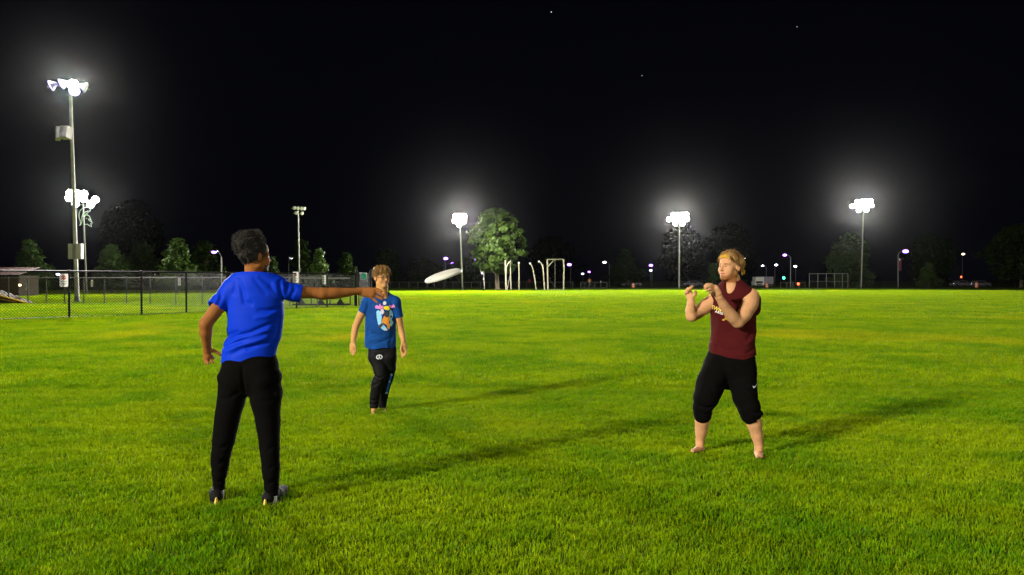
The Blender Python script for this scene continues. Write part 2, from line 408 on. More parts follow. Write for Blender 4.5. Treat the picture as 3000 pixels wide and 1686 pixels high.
# the pole behind it
bB = gnd(254, 862); tB = at(243, 582, bB.y)
flood_pole(bB, tB, (-8, 30, 0), [(0.45, (-1.25, -.60, .05)), (-.12, (-1.35, -.68, 0.0, 1.15)), (-.70, (-.75, .70))], 'lit floodlight pole carrying the outlined helmet emblem on the left', True, P_LEFT, 1, r0=0.10, r1=0.07, lens_r=0.36)
# helmet emblem of bent tube, on the same pole
YB = bB.y - .35
def hel(pts, name, par, rr=.026):
    return MB().tube([at(231 + (x - 930) / 4.02, 607 + (y - 30) / 4.02, YB) for x, y in pts], rr, 6).build(name, M_TUBE, par, off=EMB)
M_TUBE = mat('pale_green_tube', (0.6, 0.72, 0.55), 0.4, 0.5, 0, 0.05, emit=(0.55, 0.75, 0.5), estr=0.25)
EMB = at(250, 667, YB)
em = empty('helmet_emblem', EMB, 'outlined crested helmet emblem of bent tube high on the left pole', 'emblem')
hel([(940,250),(950,225),(945,190),(932,150),(932,110),(945,72),(975,45),(1015,32),(1055,35),(1070,45),(1060,82),(1035,78),(1000,92),(975,115),(965,150),(968,190),(958,230),(940,250)], 'crest_outline', em)
hel([(1000,240),(992,200),(988,160),(1005,130),(1030,122),(1055,140),(1068,170),(1080,205),(1092,218),(1072,222),(1078,265),(1050,248),(1030,232),(992,240)], 'face_outline', em)
hel([(1045,185),(1045,172),(1058,172),(1066,184),(1052,190),(1078,205)], 'eye_outline', em)
for k in range(6):
    a = 0.15 + k * .16
    hel([(962 + 14 * k, 150 - 12 * k), (985 + 12 * k, 138 - 8 * k)], 'crest_rib', em, .018)
MB().tube([EMB + Vector((0, .35, 1.0)), EMB + Vector((0, 0, 1.0))], .03, 6).build('bracket', M_GALV, em, off=EMB)
# unlit pole in the centre left
bU = gnd(878, 857); tU = at(873, 615, bU.y)
M_DISH = mat('pale_reflector', (0.75, 0.75, 0.68), 0.35, 0.5, 0.2, 0.05)
flood_pole(bU, tU, (2, 60, 0), [(0.1, (-0.62, -.15, .32, .68)), (-.50, (-.38, .40))], 'unlit floodlight pole behind the ballfield gate', False, 0, 1, r0=.10, r1=.07, lens_r=.22, lensmats=[M_DISH])
# near side of the pitch, behind the camera: these light the players
KEY_POS = Vector((-37, -25, 0)); RIGHT_POS = Vector((27, -40, 0))
flood_pole(KEY_POS, KEY_POS + Vector((0, 0, 17.5)), (4, 14, 0), ROWS, 'lit floodlight pole behind the camera on the left', True, P_KEY, 4, cone=84, soft=.5)
flood_pole(RIGHT_POS, RIGHT_POS + Vector((0, 0, 18)), (-6, 14, 0), ROWS, 'lit floodlight pole behind the camera on the right', True, P_RIGHT, 3, cone=84, soft=.5)

# ================================================================== FENCES
def lerp(a, b, t): return a + (b - a) * t
def chain_link(mb, a, b, h, z0=0.03, cell=0.1, r=0.005):
    """Diagonal wires clipped to the panel a-b."""
    a = Vector(a); b = Vector(b); L_ = (b - a).length; u = (b - a) / L_
    n = int((L_ + h) / cell)
    for sgn in (1, -1):
        for i in range(-int(h / cell) - 1, n + 1):
            s0 = i * cell; s1 = s0 + h
            c0, c1 = max(s0, 0), min(s1, L_)
            if c1 - c0 < .02: continue
            za, zb = (c0 - s0), (c1 - s0)
            if sgn < 0: za, zb = h - za, h - zb
            mb.tube([a + u * c0 + Vector((0, 0, z0 + za)), a + u * c1 + Vector((0, 0, z0 + zb))], r, 3, cap=False)
def fence(name, pts, h, matl, label, cat='fence', post_r=.035, rail=True, bottom=True, cell=.1, wire_r=.005, wire_mat=None, post_extra=.0, mid=False, wires=True):
    """pts: ground points of the posts in order."""
    o = Vector(pts[0]); t = empty(name, o, label, cat)
    proto = None
    for p in pts:
        if proto is None:
            proto = MB().tube([(0, 0, -.05), (0, 0, h + post_extra)], post_r, 8).lathe([(post_r * 1.25, h + post_extra), (post_r * 1.2, h + post_extra + .04), (.004, h + post_extra + .07)], 8).build('post', matl, t)
            q = proto
        else:
            q = proto.copy(); COL.objects.link(q)
        q.location = Vector(p) - o
    up = Vector((0, 0, 1))
    if rail: MB().tube([Vector(p) + up * h for p in pts], post_r * .7, 6).build('top_rail', matl, t, off=o)
    if bottom: MB().tube([Vector(p) + up * .05 for p in pts], post_r * .4, 6).build('bottom_rail', matl, t, off=o)
    if mid: MB().tube([Vector(p) + up * h * .5 for p in pts], post_r * .5, 6).build('middle_rail', matl, t, off=o)
    if wires:
        mb = MB()
        for a, b in zip(pts[:-1], pts[1:]): chain_link(mb, a, b, h - .06, .04, cell, wire_r)
        mb.build('wire_mesh', wire_mat or matl, t, off=o, kind='stuff')
    return t
# near black chain link fence on the left
fp = [gnd(x, y) for x, y in ((-220, 950), (-10, 940.5), (203, 933), (415, 925.5))]
g1 = gnd(1040, 900)
d_ = (g1 - fp[-1])
nseg = 6
fp += [fp[-1] + d_ * (k / nseg) for k in range(1, nseg + 1)]
fence('chain_link_fence', fp, 1.86, M_BLACK, 'black chain link fence across the left behind the thrower', post_r=.045, cell=.11, wire_r=.0075)
# gate leaf with the green sign, between two taller posts
ga, gb = gnd(1044, 900), gnd(1086, 895)
gt = empty('fence_gate', ga, 'black chain link gate with a green sign on its upper half', 'gate')
for p in (ga, gb):
    MB().tube([p, p + Vector((0, 0, 2.06))], .06, 8).ball(p + Vector((0, 0, 2.08)), .07).build('gate_post', M_BLACK, gt, off=ga)
i0, i1 = lerp(ga, gb, .16), lerp(ga, gb, .86)
up = Vector((0, 0, 1))
MB().tube([i0 + up * .08, i0 + up * 1.92, i1 + up * 1.92, i1 + up * .08, i0 + up * .08], .032, 8).build('gate_frame', M_BLACK, gt, off=ga)
mb = MB(); chain_link(mb, i0, i1, 1.82, .09, .1, .0065); mb.build('wire_mesh', M_BLACK, gt, off=ga, kind='stuff')
sg = at(1065, 810, (ga.y + gb.y) / 2 - .12); sx = 20 / FPX * ga.y
s = MB().box(sg, (sx, .012, sx)).build('sign_panel', M_SIGNG, gt, False, ga)
MB().box(sg + Vector((0, -.008, sx * .47)), (sx * .98, .006, .02)).box(sg + Vector((0, -.008, -sx * .47)), (sx * .98, .006, .02)).box(sg + Vector((-sx * .47, -.008, 0)), (.02, .006, sx * .9)).box(sg + Vector((sx * .47, -.008, 0)), (.02, .006, sx * .9)).build('sign_border', M_SIGNW, s, False, ga)
# fence run on from the gate to the right, low, far boundary starts there
# grey ballfield fence inside
bp = [gnd(x, lerp(889.5, 898, (x + 30) / 730)) for x in (-30, 25, 82, 136, 190, 246, 306, 371, 440, 515, 593, 677, 765, 850, 930)]
fence('ballfield_fence', bp, 1.66, M_GREYP, 'grey chain link ballfield fence behind the black fence', post_r=.038, cell=.13, wire_r=.0035, wire_mat=M_WIRE)
bp2 = [gnd(x, 862) for x in (180, 232, 290, 345, 400, 460, 520, 580, 640, 700, 760)]
fence('outfield_fence', bp2, 1.25, M_WIRE, 'dim low fence far behind the ballfield on the left', post_r=.03, bottom=False, wires=False)
# rolling gate standing behind the fence, on little feet
rg = [gnd(x, 897.5) for x in (858, 883, 912, 940, 967, 997, 1026)]
o_ = rg[0]; t = empty('cantilever_gate', o_, 'black rolling gate on triangular feet behind the outstretched arm', 'gate')
for k, p in enumerate(rg):
    MB().tube([p + up * .06, p + up * 1.62], .035, 6).build('upright', M_BLACK, t, off=o_)
    if k % 2 == 1:
        MB().poly([p + Vector((-.32, -.01, 0)), p + Vector((.32, -.01, 0)), p + Vector((.06, -.01, .38)), p + Vector((-.06, -.01, .38))]).poly([p + Vector((-.32, .03, 0)), p + Vector((-.06, .03, .38)), p + Vector((.06, .03, .38)), p + Vector((.32, .03, 0))]).build('foot', M_BLACK, t, False, o_)
MB().tube([rg[0] + up * .1, rg[-1] + up * .1], .05, 6).build('bottom_rail', M_BLACK, t, off=o_)
MB().tube([rg[0] + up * 1.62, rg[-1] + up * 1.62], .045, 6).build('top_rail', M_GALV, t, off=o_)
MB().tube([rg[0] + up * 1.30, rg[-1] + up * 1.30], .025, 6).build('middle_rail', M_BLACK, t, off=o_)

# signs on the fences ---------------------------------------------------------
def text_mesh(txt, size, name, matl, parent, M, off):
    cu = bpy.data.curves.new(name, 'FONT'); cu.body = txt; cu.size = size; cu.align_x = 'CENTER'; cu.align_y = 'CENTER'; cu.extrude = 0.002; cu.resolution_u = 3
    ob = bpy.data.objects.new(name, cu); COL.objects.link(ob)
    dg = bpy.context.evaluated_depsgraph_get(); me = bpy.data.meshes.new_from_object(ob.evaluated_get(dg))
    COL.objects.unlink(ob); bpy.data.objects.remove(ob)
    me.transform(M); me.materials.clear(); me.materials.append(matl)
    o = bpy.data.objects.new(name, me); COL.objects.link(o); o.parent = parent
    return o
def stop_sign(x0, x1, y0, y1, Y, label, rz=-6):
    c = at((x0 + x1) / 2, (y0 + y1) / 2, Y); wv = (x1 - x0) / FPX * Y; hv = (y1 - y0) / FPX * Y
    t = empty('warning_sign', c, label, 'sign', 'stop notices on the black fence', R(rz))
    pts = []
    rr = .045
    for cx_, cz_, a0 in ((1, 1, 0), (-1, 1, 90), (-1, -1, 180), (1, -1, 270)):
        for k in range(4):
            a = R(a0 + 30 * k); pts.append((cx_ * (wv / 2 - rr) + rr * math.cos(a), cz_ * (hv / 2 - rr) + rr * math.sin(a)))
    mb = MB(); n = len(pts)
    mb.v = [(x, -.006, z) for x, z in pts] + [(x, .006, z) for x, z in pts]
    mb.f = [tuple(reversed(range(n))), tuple(range(n, 2 * n))] + [(k, (k + 1) % n, n + (k + 1) % n, n + k) for k in range(n)]
    mb.build('panel', M_SIGNW, t, False)
    RX = Matrix.Rotation(R(90), 4, 'X')
    oc = [(wv * .27 * math.cos(R(22.5 + 45 * k)), wv * .27 * math.sin(R(22.5 + 45 * k))) for k in range(8)]
    md = MB(); md.v = [(x, -.011, z + hv * .22) for x, z in oc] + [(x, -.006, z + hv * .22) for x, z in oc]
    md.f = [tuple(reversed(range(8)))] + [(k, (k + 1) % 8, 8 + (k + 1) % 8, 8 + k) for k in range(8)]
    disc = md.build('stop_octagon', M_SIGNR, t, False)
    text_mesh('STOP', wv * .2, 'stop_lettering', M_SIGNW, disc, Matrix.Translation((0, -.014, hv * .22)) @ RX, None)
    for k, (zz, ww) in enumerate(((-.06, .62), (-.12, .74), (-.23, .66), (-.29, .5), (-.35, .34))):
        MB().box((0, -.0085, hv * zz), (wv * ww, .004, hv * .028)).build('print_line', M_INK, t, False)
    return t
p1 = fp[2]; stop_sign(174, 200.5, 803, 841, p1.y - .12, 'large white stop notice on the leftmost fence post')
stop_sign(858, 875, 797, 829, 38.2, 'narrow white stop notice beside the thrower\'s right shoulder')
def plain_sign(x0, x1, y0, y1, Y, label, matl=None, name='notice_board'):
    c = at((x0 + x1) / 2, (y0 + y1) / 2, Y); wv = (x1 - x0) / FPX * Y; hv = (y1 - y0) / FPX * Y
    t = empty(name, c, label, 'sign', 'white notices on the ballfield fence')
    MB().box((0, 0, 0), (wv, .012, hv)).build('panel', matl or M_SIGNW, t, False)
    mb = MB()
    for s_ in (-1, 1): mb.box((s_ * wv * .47, -.008, 0), (.02, .006, hv * .96)); mb.box((0, -.008, s_ * hv * .48), (wv * .9, .006, .02))
    mb.build('border', M_GALV, t, False)
    for k in range(3): MB().box((0, -.008, hv * (.22 - .2 * k)), (wv * .5, .006, hv * .045)).build('print_line', M_INK, t, False)
plain_sign(943, 955, 806, 834, 39.8, 'white notice covered by mesh on the fence above the thrower\'s forearm')
plain_sign(266, 273, 820, 841, 45.6, 'small white notice on the grey fence just right of the near pole')
plain_sign(521, 530, 814, 838, 44.0, 'small white notice on the grey fence left of the thrower')
plain_sign(66, 79, 834, 850, 50.0, 'dim square notice beside the dugout wall lamp')
# ballfield: dry strip, chalk lines
def ground_strip(name, pts, matl, z, label=None):
    o = MB().poly([(p.x, p.y, z) for p in pts]).build(name, matl, None, False)
    return tag(o, kind='structure')
ground_strip('chalk_line', [gnd(-60, 909.8), gnd(-60, 911.2), gnd(420, 926.5), gnd(420, 925.3)], M_CHALK, .012)
ground_strip('infield_path', [gnd(-150, 908), gnd(-60, 892), gnd(90, 893), gnd(60, 906)], M_DIRT, .016)
# dugout of concrete block at the far left, with a red roof
M_BLOCK = mat('concrete_block', (0.10, 0.07, 0.05), 0.9, 0.2, 0, 0.2, 3, 0.3, 20)
M_ROOF = mat('red_metal_roof', (0.035, 0.010, 0.008), 0.7, 0.15, 0, 0.15)
M_MORT = mat('mortar', (0.06, 0.05, 0.04), 0.95, 0.1, 0, 0.1)
bb = gnd(-80, 869); YD = bb.y
dg_ = empty('dugout', bb, 'low concrete block dugout with a red roof at the left edge', 'building')
x0 = bb.x; x1 = gnd(54, 869).x; H = 2.0
MB().box(((x0 + x1) / 2, YD + 1.5, H / 2), (x1 - x0, 2.9, H)).build('wall_core', M_MORT, dg_, False, bb)
blk = None; bw = .60; bh = .30
for r_ in range(int(H / bh)):
    x = x0 + (.3 if r_ % 2 else 0)
    while x < x1 - .1:
        wv = min(bw, x1 - x) - .02
        if blk is None:
            blk = MB().box((0, 0, 0), (bw - .02, .06, bh - .02)).build('block', M_BLOCK, dg_, False); q = blk
        else:
            q = blk.copy(); COL.objects.link(q)
        q.location = Vector((x + wv / 2, YD + .03 + .006 * random.random(), r_ * bh + bh / 2)) - bb; q.scale = (wv / (bw - .02), 1, 1)
        x += bw
rf = MB().poly([(x0 - .3, YD - .5, H + .02), (x1 + .4, YD - .5, H + .02), (x1 + .2, YD + 3, H + .75), (x0 - .3, YD + 3, H + .75)]).poly([(x0 - .3, YD - .5, H + .0), (x0 - .3, YD + 3, H + .0), (x1 + .2, YD + 3, H + .0), (x1 + .4, YD - .5, H + .0)]).poly([(x0 - .3, YD - .5, H), (x1 + .4, YD - .5, H), (x1 + .4, YD - .5, H + .02), (x0 - .3, YD - .5, H + .02)]).build('roof', M_ROOF, dg_, False, bb)
for k in range(9):
    xx = lerp(x0, x1, k / 8)
    MB().tube([(xx, YD - .5, H + .05), (xx, YD + 3, H + .78)], .03, 4).build('roof_seam', M_ROOF, rf, off=bb)
lp = at(58, 836, YD - .2)
wl = empty('wall_lamp', lp, 'warm round wall lamp at the end of the dugout', 'lamp')
MB().ball((0, 0, 0), .11, 10, 8).build('globe', M_WARM, wl)
MB().box((0, .14, .05), (.16, .1, .3)).tube([(0, .12, .1), (0, 0, .18)], .03, 6).build('bracket', M_BLACK, wl)
# folded tarpaulin frame with yellow edge in front of the dugout
M_YEL = mat('yellow_tube', (0.62, 0.38, 0.03), 0.5, 0.4, 0, 0.1)
M_TARP = mat('brown_tarp', (0.055, 0.038, 0.024), 0.8, 0.2, 0, 0.25, 5, 0.3, 12)
ta, tb_ = at(-60, 852, 47.5), gnd(82, 891.5)
tp = empty('tarp_cover', tb_, 'sloping brown tarp edged with yellow tubing at the left edge', 'tarp')
bk = Vector((0, 2.2, 0))
MB().poly([tb_, ta, ta + bk, tb_ + bk * .4]).poly([tb_, Vector((ta.x, ta.y, 0)), ta]).poly([ta, Vector((ta.x, ta.y, 0)), Vector((ta.x, ta.y, 0)) + bk, ta + bk]).build('sheet', M_TARP, tp, False, tb_)
MB().tube([ta + up * .03, tb_ + up * .05], .06, 6).build('edge_tube', M_YEL, tp, off=tb_)
MB().tube([lerp(ta, tb_, .05) - up * .25 - Vector((0, .04, 0)), lerp(ta, tb_, .78) - up * .08 - Vector((0, .04, 0))], .035, 6).build('edge_tube', M_YEL, tp, off=tb_)

# ================================================================== FAR END: fences, frames, poles
YF = 140.0
def far_pt(px, Y=YF): return Vector(((px - 1500) / FPX * Y, Y, 0))
fence('boundary_fence', [far_pt(x) for x in list(range(1062, 1262, 27))], 1.15, M_GALV, 'low grey boundary fence between the gate and the flying disc', post_r=.05, bottom=False, cell=.25, wire_r=.008, wire_mat=M_WIRE)
fence('boundary_fence', [far_pt(x) for x in list(range(1273, 1700, 27))], 1.15, M_GALV, 'low grey boundary fence behind the big tree and cage poles', post_r=.05, bottom=False, cell=.25, wire_r=.008, wire_mat=M_WIRE)
fence('boundary_fence', [far_pt(x) for x in list(range(1800, 2200, 34))], 1.15, M_WIRE, 'low dim boundary fence behind the middle floodlight pole', post_r=.045, bottom=False, cell=.25, wire_r=.006, wire_mat=M_WIRE)
fence('boundary_fence', [far_pt(x) for x in range(2287, 2365, 18)], 1.05, M_GALV, 'short grey fence left of the backstop', post_r=.05, bottom=False, wires=False)
fence('boundary_fence', [far_pt(x) for x in list(range(2500, 3120, 43))], 1.15, M_WIRE, 'low dim boundary fence running to the right edge', post_r=.06, bottom=False, cell=.25, wire_r=.006, wire_mat=M_WIRE)
# barrier with crossed braces
bx = [far_pt(x, 138) for x in (1701, 1713, 1726, 1743, 1760, 1778)]
t = empty('field_barrier', bx[0], 'white tubular barrier with diagonal braces right of the goal frame', 'barrier')
for k, p in enumerate(bx):
    MB().tube([p, p + up * 1.15], .05, 6).build('upright', M_GALV, t, off=bx[0])
    if k in (2, 4): MB().ball(p + up * 1.3, .14).build('knob', M_SIGNW, t, off=bx[0])
MB().tube([bx[0] + up * 1.1, bx[-1] + up * 1.1], .05, 6).build('top_rail', M_GALV, t, off=bx[0])
MB().tube([bx[0] + up * .12, bx[-1] + up * .12], .04, 6).build('bottom_rail', M_GALV, t, off=bx[0])
for k in (0, 1, 2): MB().tube([bx[k] + up * 1.05, bx[k + 1] + up * .2], .03, 5).build('brace', M_GALV, t, off=bx[0])
# backstop
bs = [far_pt(x, 139) for x in (2371, 2396, 2421, 2445, 2468)] + [far_pt(2484, 137)]
o_ = bs[0]; t = empty('backstop', o_, 'tall grey mesh batting backstop right of the player in maroon', 'backstop')
for p in bs: MB().tube([p, p + up * 2.85], .06, 6).build('post', M_GALV, t, off=o_)
MB().tube([p + up * 2.75 for p in bs], .045, 6).build('top_rail', M_GALV, t, off=o_)
MB().tube([p + up * 1.25 for p in bs], .035, 6).build('middle_rail', M_GALV, t, off=o_)
mb = MB()
for a, b in zip(bs[:-1], bs[1:]): chain_link(mb, a, b, 2.7, .05, .25, .008)
mb.build('wire_mesh', M_WIRE, t, off=o_, kind='stuff')
# throwing cage poles
M_CREAM = mat('cream_paint', (0.62, 0.58, 0.42), 0.5, 0.4, 0.1, 0.1)
CG = 'poles of the throwing cage'
def pole_thing(name, pts_px, Y, r, label, cat='pole', ball=False, matl=None, group=CG):
    P = [at(x, y, Y) for x, y in pts_px]; P[0].z = 0.0
    t = empty(name, P[0], label, cat, group)
    MB().tube(P, r, 8).build('shaft', matl or M_CREAM, t, off=P[0])
    if ball: MB().ball(P[-1], r * 2.0).build('end_cap', M_SIGNW, t, off=P[0])
    MB().lathe([(r * 2.4, 0), (r * 2.4, .05), (r * 1.2, .12)], 8).build('base_plate', M_GALV, t)
    return t
YC = 112.0
pole_thing('cage_pole', [(1482, 853), (1481, 800), (1480, 763)], YC, .075, 'straight cream pole standing nearest the big tree trunk')
pole_thing('cage_pole', [(1484, 853), (1482.5, 800), (1483, 785), (1487, 775), (1491, 770), (1495, 767.5)], YC - .6, .085, 'cream pole curving right at the top beside the big tree')
pole_thing('cage_pole', [(1497, 849), (1495.5, 800), (1495, 762)], YC + 4, .075, 'straight cream pole right of the curved pole by the tree')
pole_thing('cage_pole', [(1521, 853), (1520.5, 800), (1520, 771)], YC, .075, 'lone straight cream pole midway between tree and goal frame', ball=True)
pole_thing('cage_pole', [(1571, 852), (1566, 815), (1561, 788), (1557.5, 779), (1553, 773)], YC, .075, 'cream pole bent left at the top, farther from the goal frame', ball=True)
pole_thing('cage_pole', [(1595, 852), (1593, 815), (1591, 789), (1589, 779), (1584.5, 771.5), (1579, 767.5)], YC, .08, 'cream pole bent left at the top, just left of the goal frame', ball=True)
MBp = at(1494, 810, YC + 2); q0 = at(1485, 829, YC)
br = empty('cage_brace', Vector((q0.x, q0.y, 0)), 'thin slanting brace between the cage poles by the tree', 'brace', CG)
MB().tube([Vector((0, 0, 0)), MBp - Vector((q0.x, q0.y, 0))], .04, 6).build('strut', M_GALV, br)
MB().lathe([(.12, 0), (.12, .04), (.05, .08)], 8).build('base_plate', M_GALV, br)
# goal frame
G = {k: at(x, y, YC) for k, (x, y) in dict(a=(1605, 850), b=(1603, 761), c=(1650, 760.5), c2=(1652, 788), d=(1650.5, 849)).items()}
G['a'].z = G['d'].z = .05
o_ = Vector((G['a'].x, YC, 0)); t = empty('goal_frame', o_, 'white rectangular goal frame with diagonal braces on the far side', 'goal frame')
MB().tube([G['a'], G['b']], .09, 8).build('post', M_CREAM, t, off=o_)
MB().tube([G['d'], G['c2'], G['c']], .09, 8).build('post', M_CREAM, t, off=o_)
MB().tube([G['b'], G['c']], .08, 8).build('crossbar', M_CREAM, t, off=o_)
MB().tube([G['a'], G['d']], .06, 8).build('ground_bar', M_CREAM, t, off=o_)
MB().tube([at(1605, 783, YC), at(1623, 762, YC)], .05, 6).build('brace', M_CREAM, t, off=o_)
r0_ = at(1625, 763, YC + 2.5); r1_ = Vector((at(1626, 846, YC + 2.5).x, YC + 2.5, 0))
MB().tube([r1_, r0_], .06, 6).build('rear_post', M_WIRE, t, off=o_)
MB().tube([at(1606, 811, YC), r1_ + up * .2], .04, 6).build('brace', M_WIRE, t, off=o_)
MB().tube([G['b'].lerp(G['c'], .45), r0_], .04, 6).build('brace', M_WIRE, t, off=o_)
# long jump kerb left of the poles
tag(MB().box(at(1500, 851, 114.5) * 1.0 - Vector((0, 0, at(1500, 851, 114.5).z - .06)), (4.2, .35, .12)).build('concrete_kerb', M_BLOCK, None, False), 'low concrete kerb on the grass between tree trunk and cage poles', 'kerb')
# pole carrying a number board, in front of the tree
Y = 120.0
b0 = far_pt(1419, Y); t = empty('scoreboard_post', b0, 'cream post with a tall white board left of the big tree trunk', 'sign post')
MB().tube([b0, at(1416, 762, Y)], .08, 8).build('post', M_CREAM, t, off=b0)
c = at(1410.5, 787.5, Y - .15)
s = MB().box(c, (.45, .05, 1.15)).build('board', M_SIGNW, t, False, b0)
MB().ball(c + Vector((.02, -.03, -.05)), .12, sc=(1, .2, 2.6)).ball(c + Vector((.05, -.03, -.36)), .13, sc=(1, .2, 1)).build('dark_figure', M_INK, s, off=b0)
MB().ball(at(1412, 801, Y - .15), .11).build('lamp', M_WHT, t, off=b0)
MB().box(at(1417, 818, Y - .1), (.22, .2, .32)).build('control_box', M_SIGNW, t, False, b0)

# ================================================================== STREET BEYOND
def street_lamp(hx, hy, px, Y, label, m, hs=.30, arm=True, sz=1.0, pr=.07):
    """Lamp head at pixel (hx, hy); pole at pixel px."""
    b0 = Vector(((px - 1500) / FPX * Y, Y, 0)); hd = at(hx, hy, Y)
    t = empty('street_lamp', b0, label, 'street lamp', 'street lamps beyond the pitch')
    top = Vector((b0.x, Y, hd.z - .5 if arm else hd.z))
    MB().tube([b0, b0 + up * 1.0, top], [pr * 1.3, pr, pr * .8], 8).build('pole', M_GALV, t, off=b0)
    if arm:
        MB().tube([top, lerp(top, hd, .35) + up * .32, lerp(top, hd, .8) + up * .16, hd + up * .1], pr * .55, 6).build('arm', M_GALV, t, off=b0)
    h_ = MB().box(hd + up * .1, (.75 * sz, .32 * sz, .14)).build('lamp_head', M_HOUS, t, False, b0)
    MB().ball(hd, hs * .62 * sz, 10, 6, (1.35, 1, .75)).build('lens', m, h_, off=b0)
    return t
street_lamp(627, 739, 649, 78, 'violet street lamp on a curved arm left of the thrower\'s head', M_PURP, .34)
street_lamp(854, 757, 846, 120, 'small white street lamp right of the thrower\'s head', M_WHT, .30)
street_lamp(1246, 775, 1252, 170, 'small violet street lamp above the flying disc', M_PURP, .40)
street_lamp(1306, 758, 1304, 165, 'tall violet street lamp left of the leftmost far floodlight', M_PURP, .6, arm=False)
street_lamp(1326, 772, 1306, 175, 'lower violet street lamp on a long arm under the far floodlight', M_PURP, .45)
street_lamp(1393, 760, 1400, 172, 'violet street lamp showing under the left of the big tree', M_PURP, .6, arm=False)
street_lamp(1668, 776, 1672, 170, 'violet street lamp just right of the goal frame', M_PURP, .62, arm=False)
street_lamp(1707, 803, 1708, 240, 'tiny white street lamp left of the yellow warning sign', M_WHT, .5, arm=False)
street_lamp(1726, 797, 1727, 200, 'small violet street lamp above the yellow warning sign', M_PURP, .45, arm=False)
street_lamp(1771, 769, 1785, 175, 'white street lamp on an arm left of the dim round tree', M_WHT, .5)
street_lamp(1907, 778, 1910, 175, 'upper violet street lamp between two trees left of the middle floodlight', M_PURP, .55, arm=False)
street_lamp(1907, 793, 1905, 240, 'lower small white violet street lamp left of the middle floodlight', M_WHT, .55, arm=False)
street_lamp(2185, 757, 2187, 220, 'white street lamp just right of the maroon player\'s hair', M_WHT, .5, arm=False)
street_lamp(2234, 779, 2245, 220, 'left of two small white street lamps above the truck', M_WHT, .45)
street_lamp(2274, 777, 2270, 220, 'right of two small white street lamps above the truck', M_WHT, .55)
street_lamp(2299, 748, 2316, 150, 'violet street lamp on a curved arm between truck and backstop', M_PURP, .5, pr=.1)
street_lamp(2330, 781, 2331, 230, 'small white street lamp right of the curved violet lamp', M_WHT, .6, arm=False)
lamp_b = street_lamp(2653, 737, 2631, 150, 'bright violet street lamp with a dark red banner on the right', M_PURP, .72, pr=.11)
bn = at(2637, 777, 149.8); bo = lamp_b.location
M_BANNER = mat('maroon_banner', (0.16, 0.035, 0.05), 0.8, 0.2, 0, 0.15, 3)
q = MB().box(bn, (.52, .03, 2.3)).build('banner', M_BANNER, lamp_b, False, bo)
MB().ball(at(2636, 761, 149.7), .17, sc=(.8, .3, 1.6)).build('banner_figure', M_SIGNW, q, off=bo)
street_lamp(2822, 745, 2819, 190, 'warm street lamp high above the road on the right', M_WARM, .5, pr=.1)
street_lamp(80 + 90, 804, 212, 150, 'small white street lamp left of the stop sign post', M_WHT, .45)
street_lamp(512, 702, 512, 130, 'faint white lamp above the young tree left of the thrower', M_WHT, .3, arm=False)
# traffic lights
def signal(px, py, Y, m, label, sx=.34):
    hd = at(px, py, Y); b0 = Vector((hd.x + .3, Y, 0)); t = empty('traffic_light', b0, label, 'traffic light', 'traffic lights at the crossing')
    MB().tube([b0, Vector((b0.x, Y, hd.z + .6))], .06, 6).build('pole', M_BLACK, t, off=b0)
    h_ = MB().box(hd + Vector((0, .1, .25)), (sx * 1.4, .2, 1.5)).build('signal_housing', M_BLACK, t, False, b0)
    MB().ball(hd + Vector((0, -.03, 0)), sx, 10, 8, (1, .5, 1)).build('signal_lens', m, h_, off=b0)
signal(2296, 815, 190, M_GREENL, 'green traffic light left of the backstop')
signal(2339, 832, 185, M_REDL, 'red traffic light just left of the backstop')
signal(2816, 812, 200, M_REDL, 'small red traffic light under the warm lamp on the right', .25)
# road signs
def road_sign(px, py, Y, rad, n, matl, label, rot=0.0):
    c = at(px, py, Y); b0 = Vector((c.x, Y + .06, 0)); t = empty('road_sign', b0, label, 'road sign', 'road signs beyond the boundary fence')
    MB().tube([b0, Vector((c.x, Y + .06, c.z + rad * .6))], .04, 6).build('post', M_GALV, t, off=b0)
    M_ = Matrix.Translation(c) @ Matrix.Rotation(R(90), 4, 'X') @ Matrix.Rotation(rot, 4, 'Z')
    MB().lathe([(rad, -.02), (rad, .02)], n, M_).build('panel', matl, t, False, b0)
road_sign(1551, 823.5, 160, .38, 8, M_SIGNR, 'dim red octagonal road sign between the cage poles', R(22.5))
road_sign(1727, 822, 158, .46, 4, M_SIGNO, 'orange yellow diamond road sign above the white barrier')
# orange barrels
def barrel(px, Y, label, s=1.0):
    b0 = far_pt(px, Y); t = empty('traffic_barrel', b0, label, 'barrel', 'orange traffic barrels by the road')
    MB().lathe([(.32 * s, 0), (.32 * s, .06), (.27 * s, .08), (.25 * s, .9 * s), (.2 * s, .98 * s), (.05, 1.0 * s)], 12).build('drum', M_ORANGE, t)
    for z in (.3, .62): MB().lathe([(.275 * s, z * s), (.268 * s, (z + .13) * s)], 12).build('white_band', M_SIGNW, t)
barrel(1855, 139, 'orange traffic barrel left of the middle floodlight pole')
barrel(2247, 139, 'orange traffic barrel in front of the parked truck')
barrel(2862, 139, 'orange traffic barrel near the right edge', 1.15)
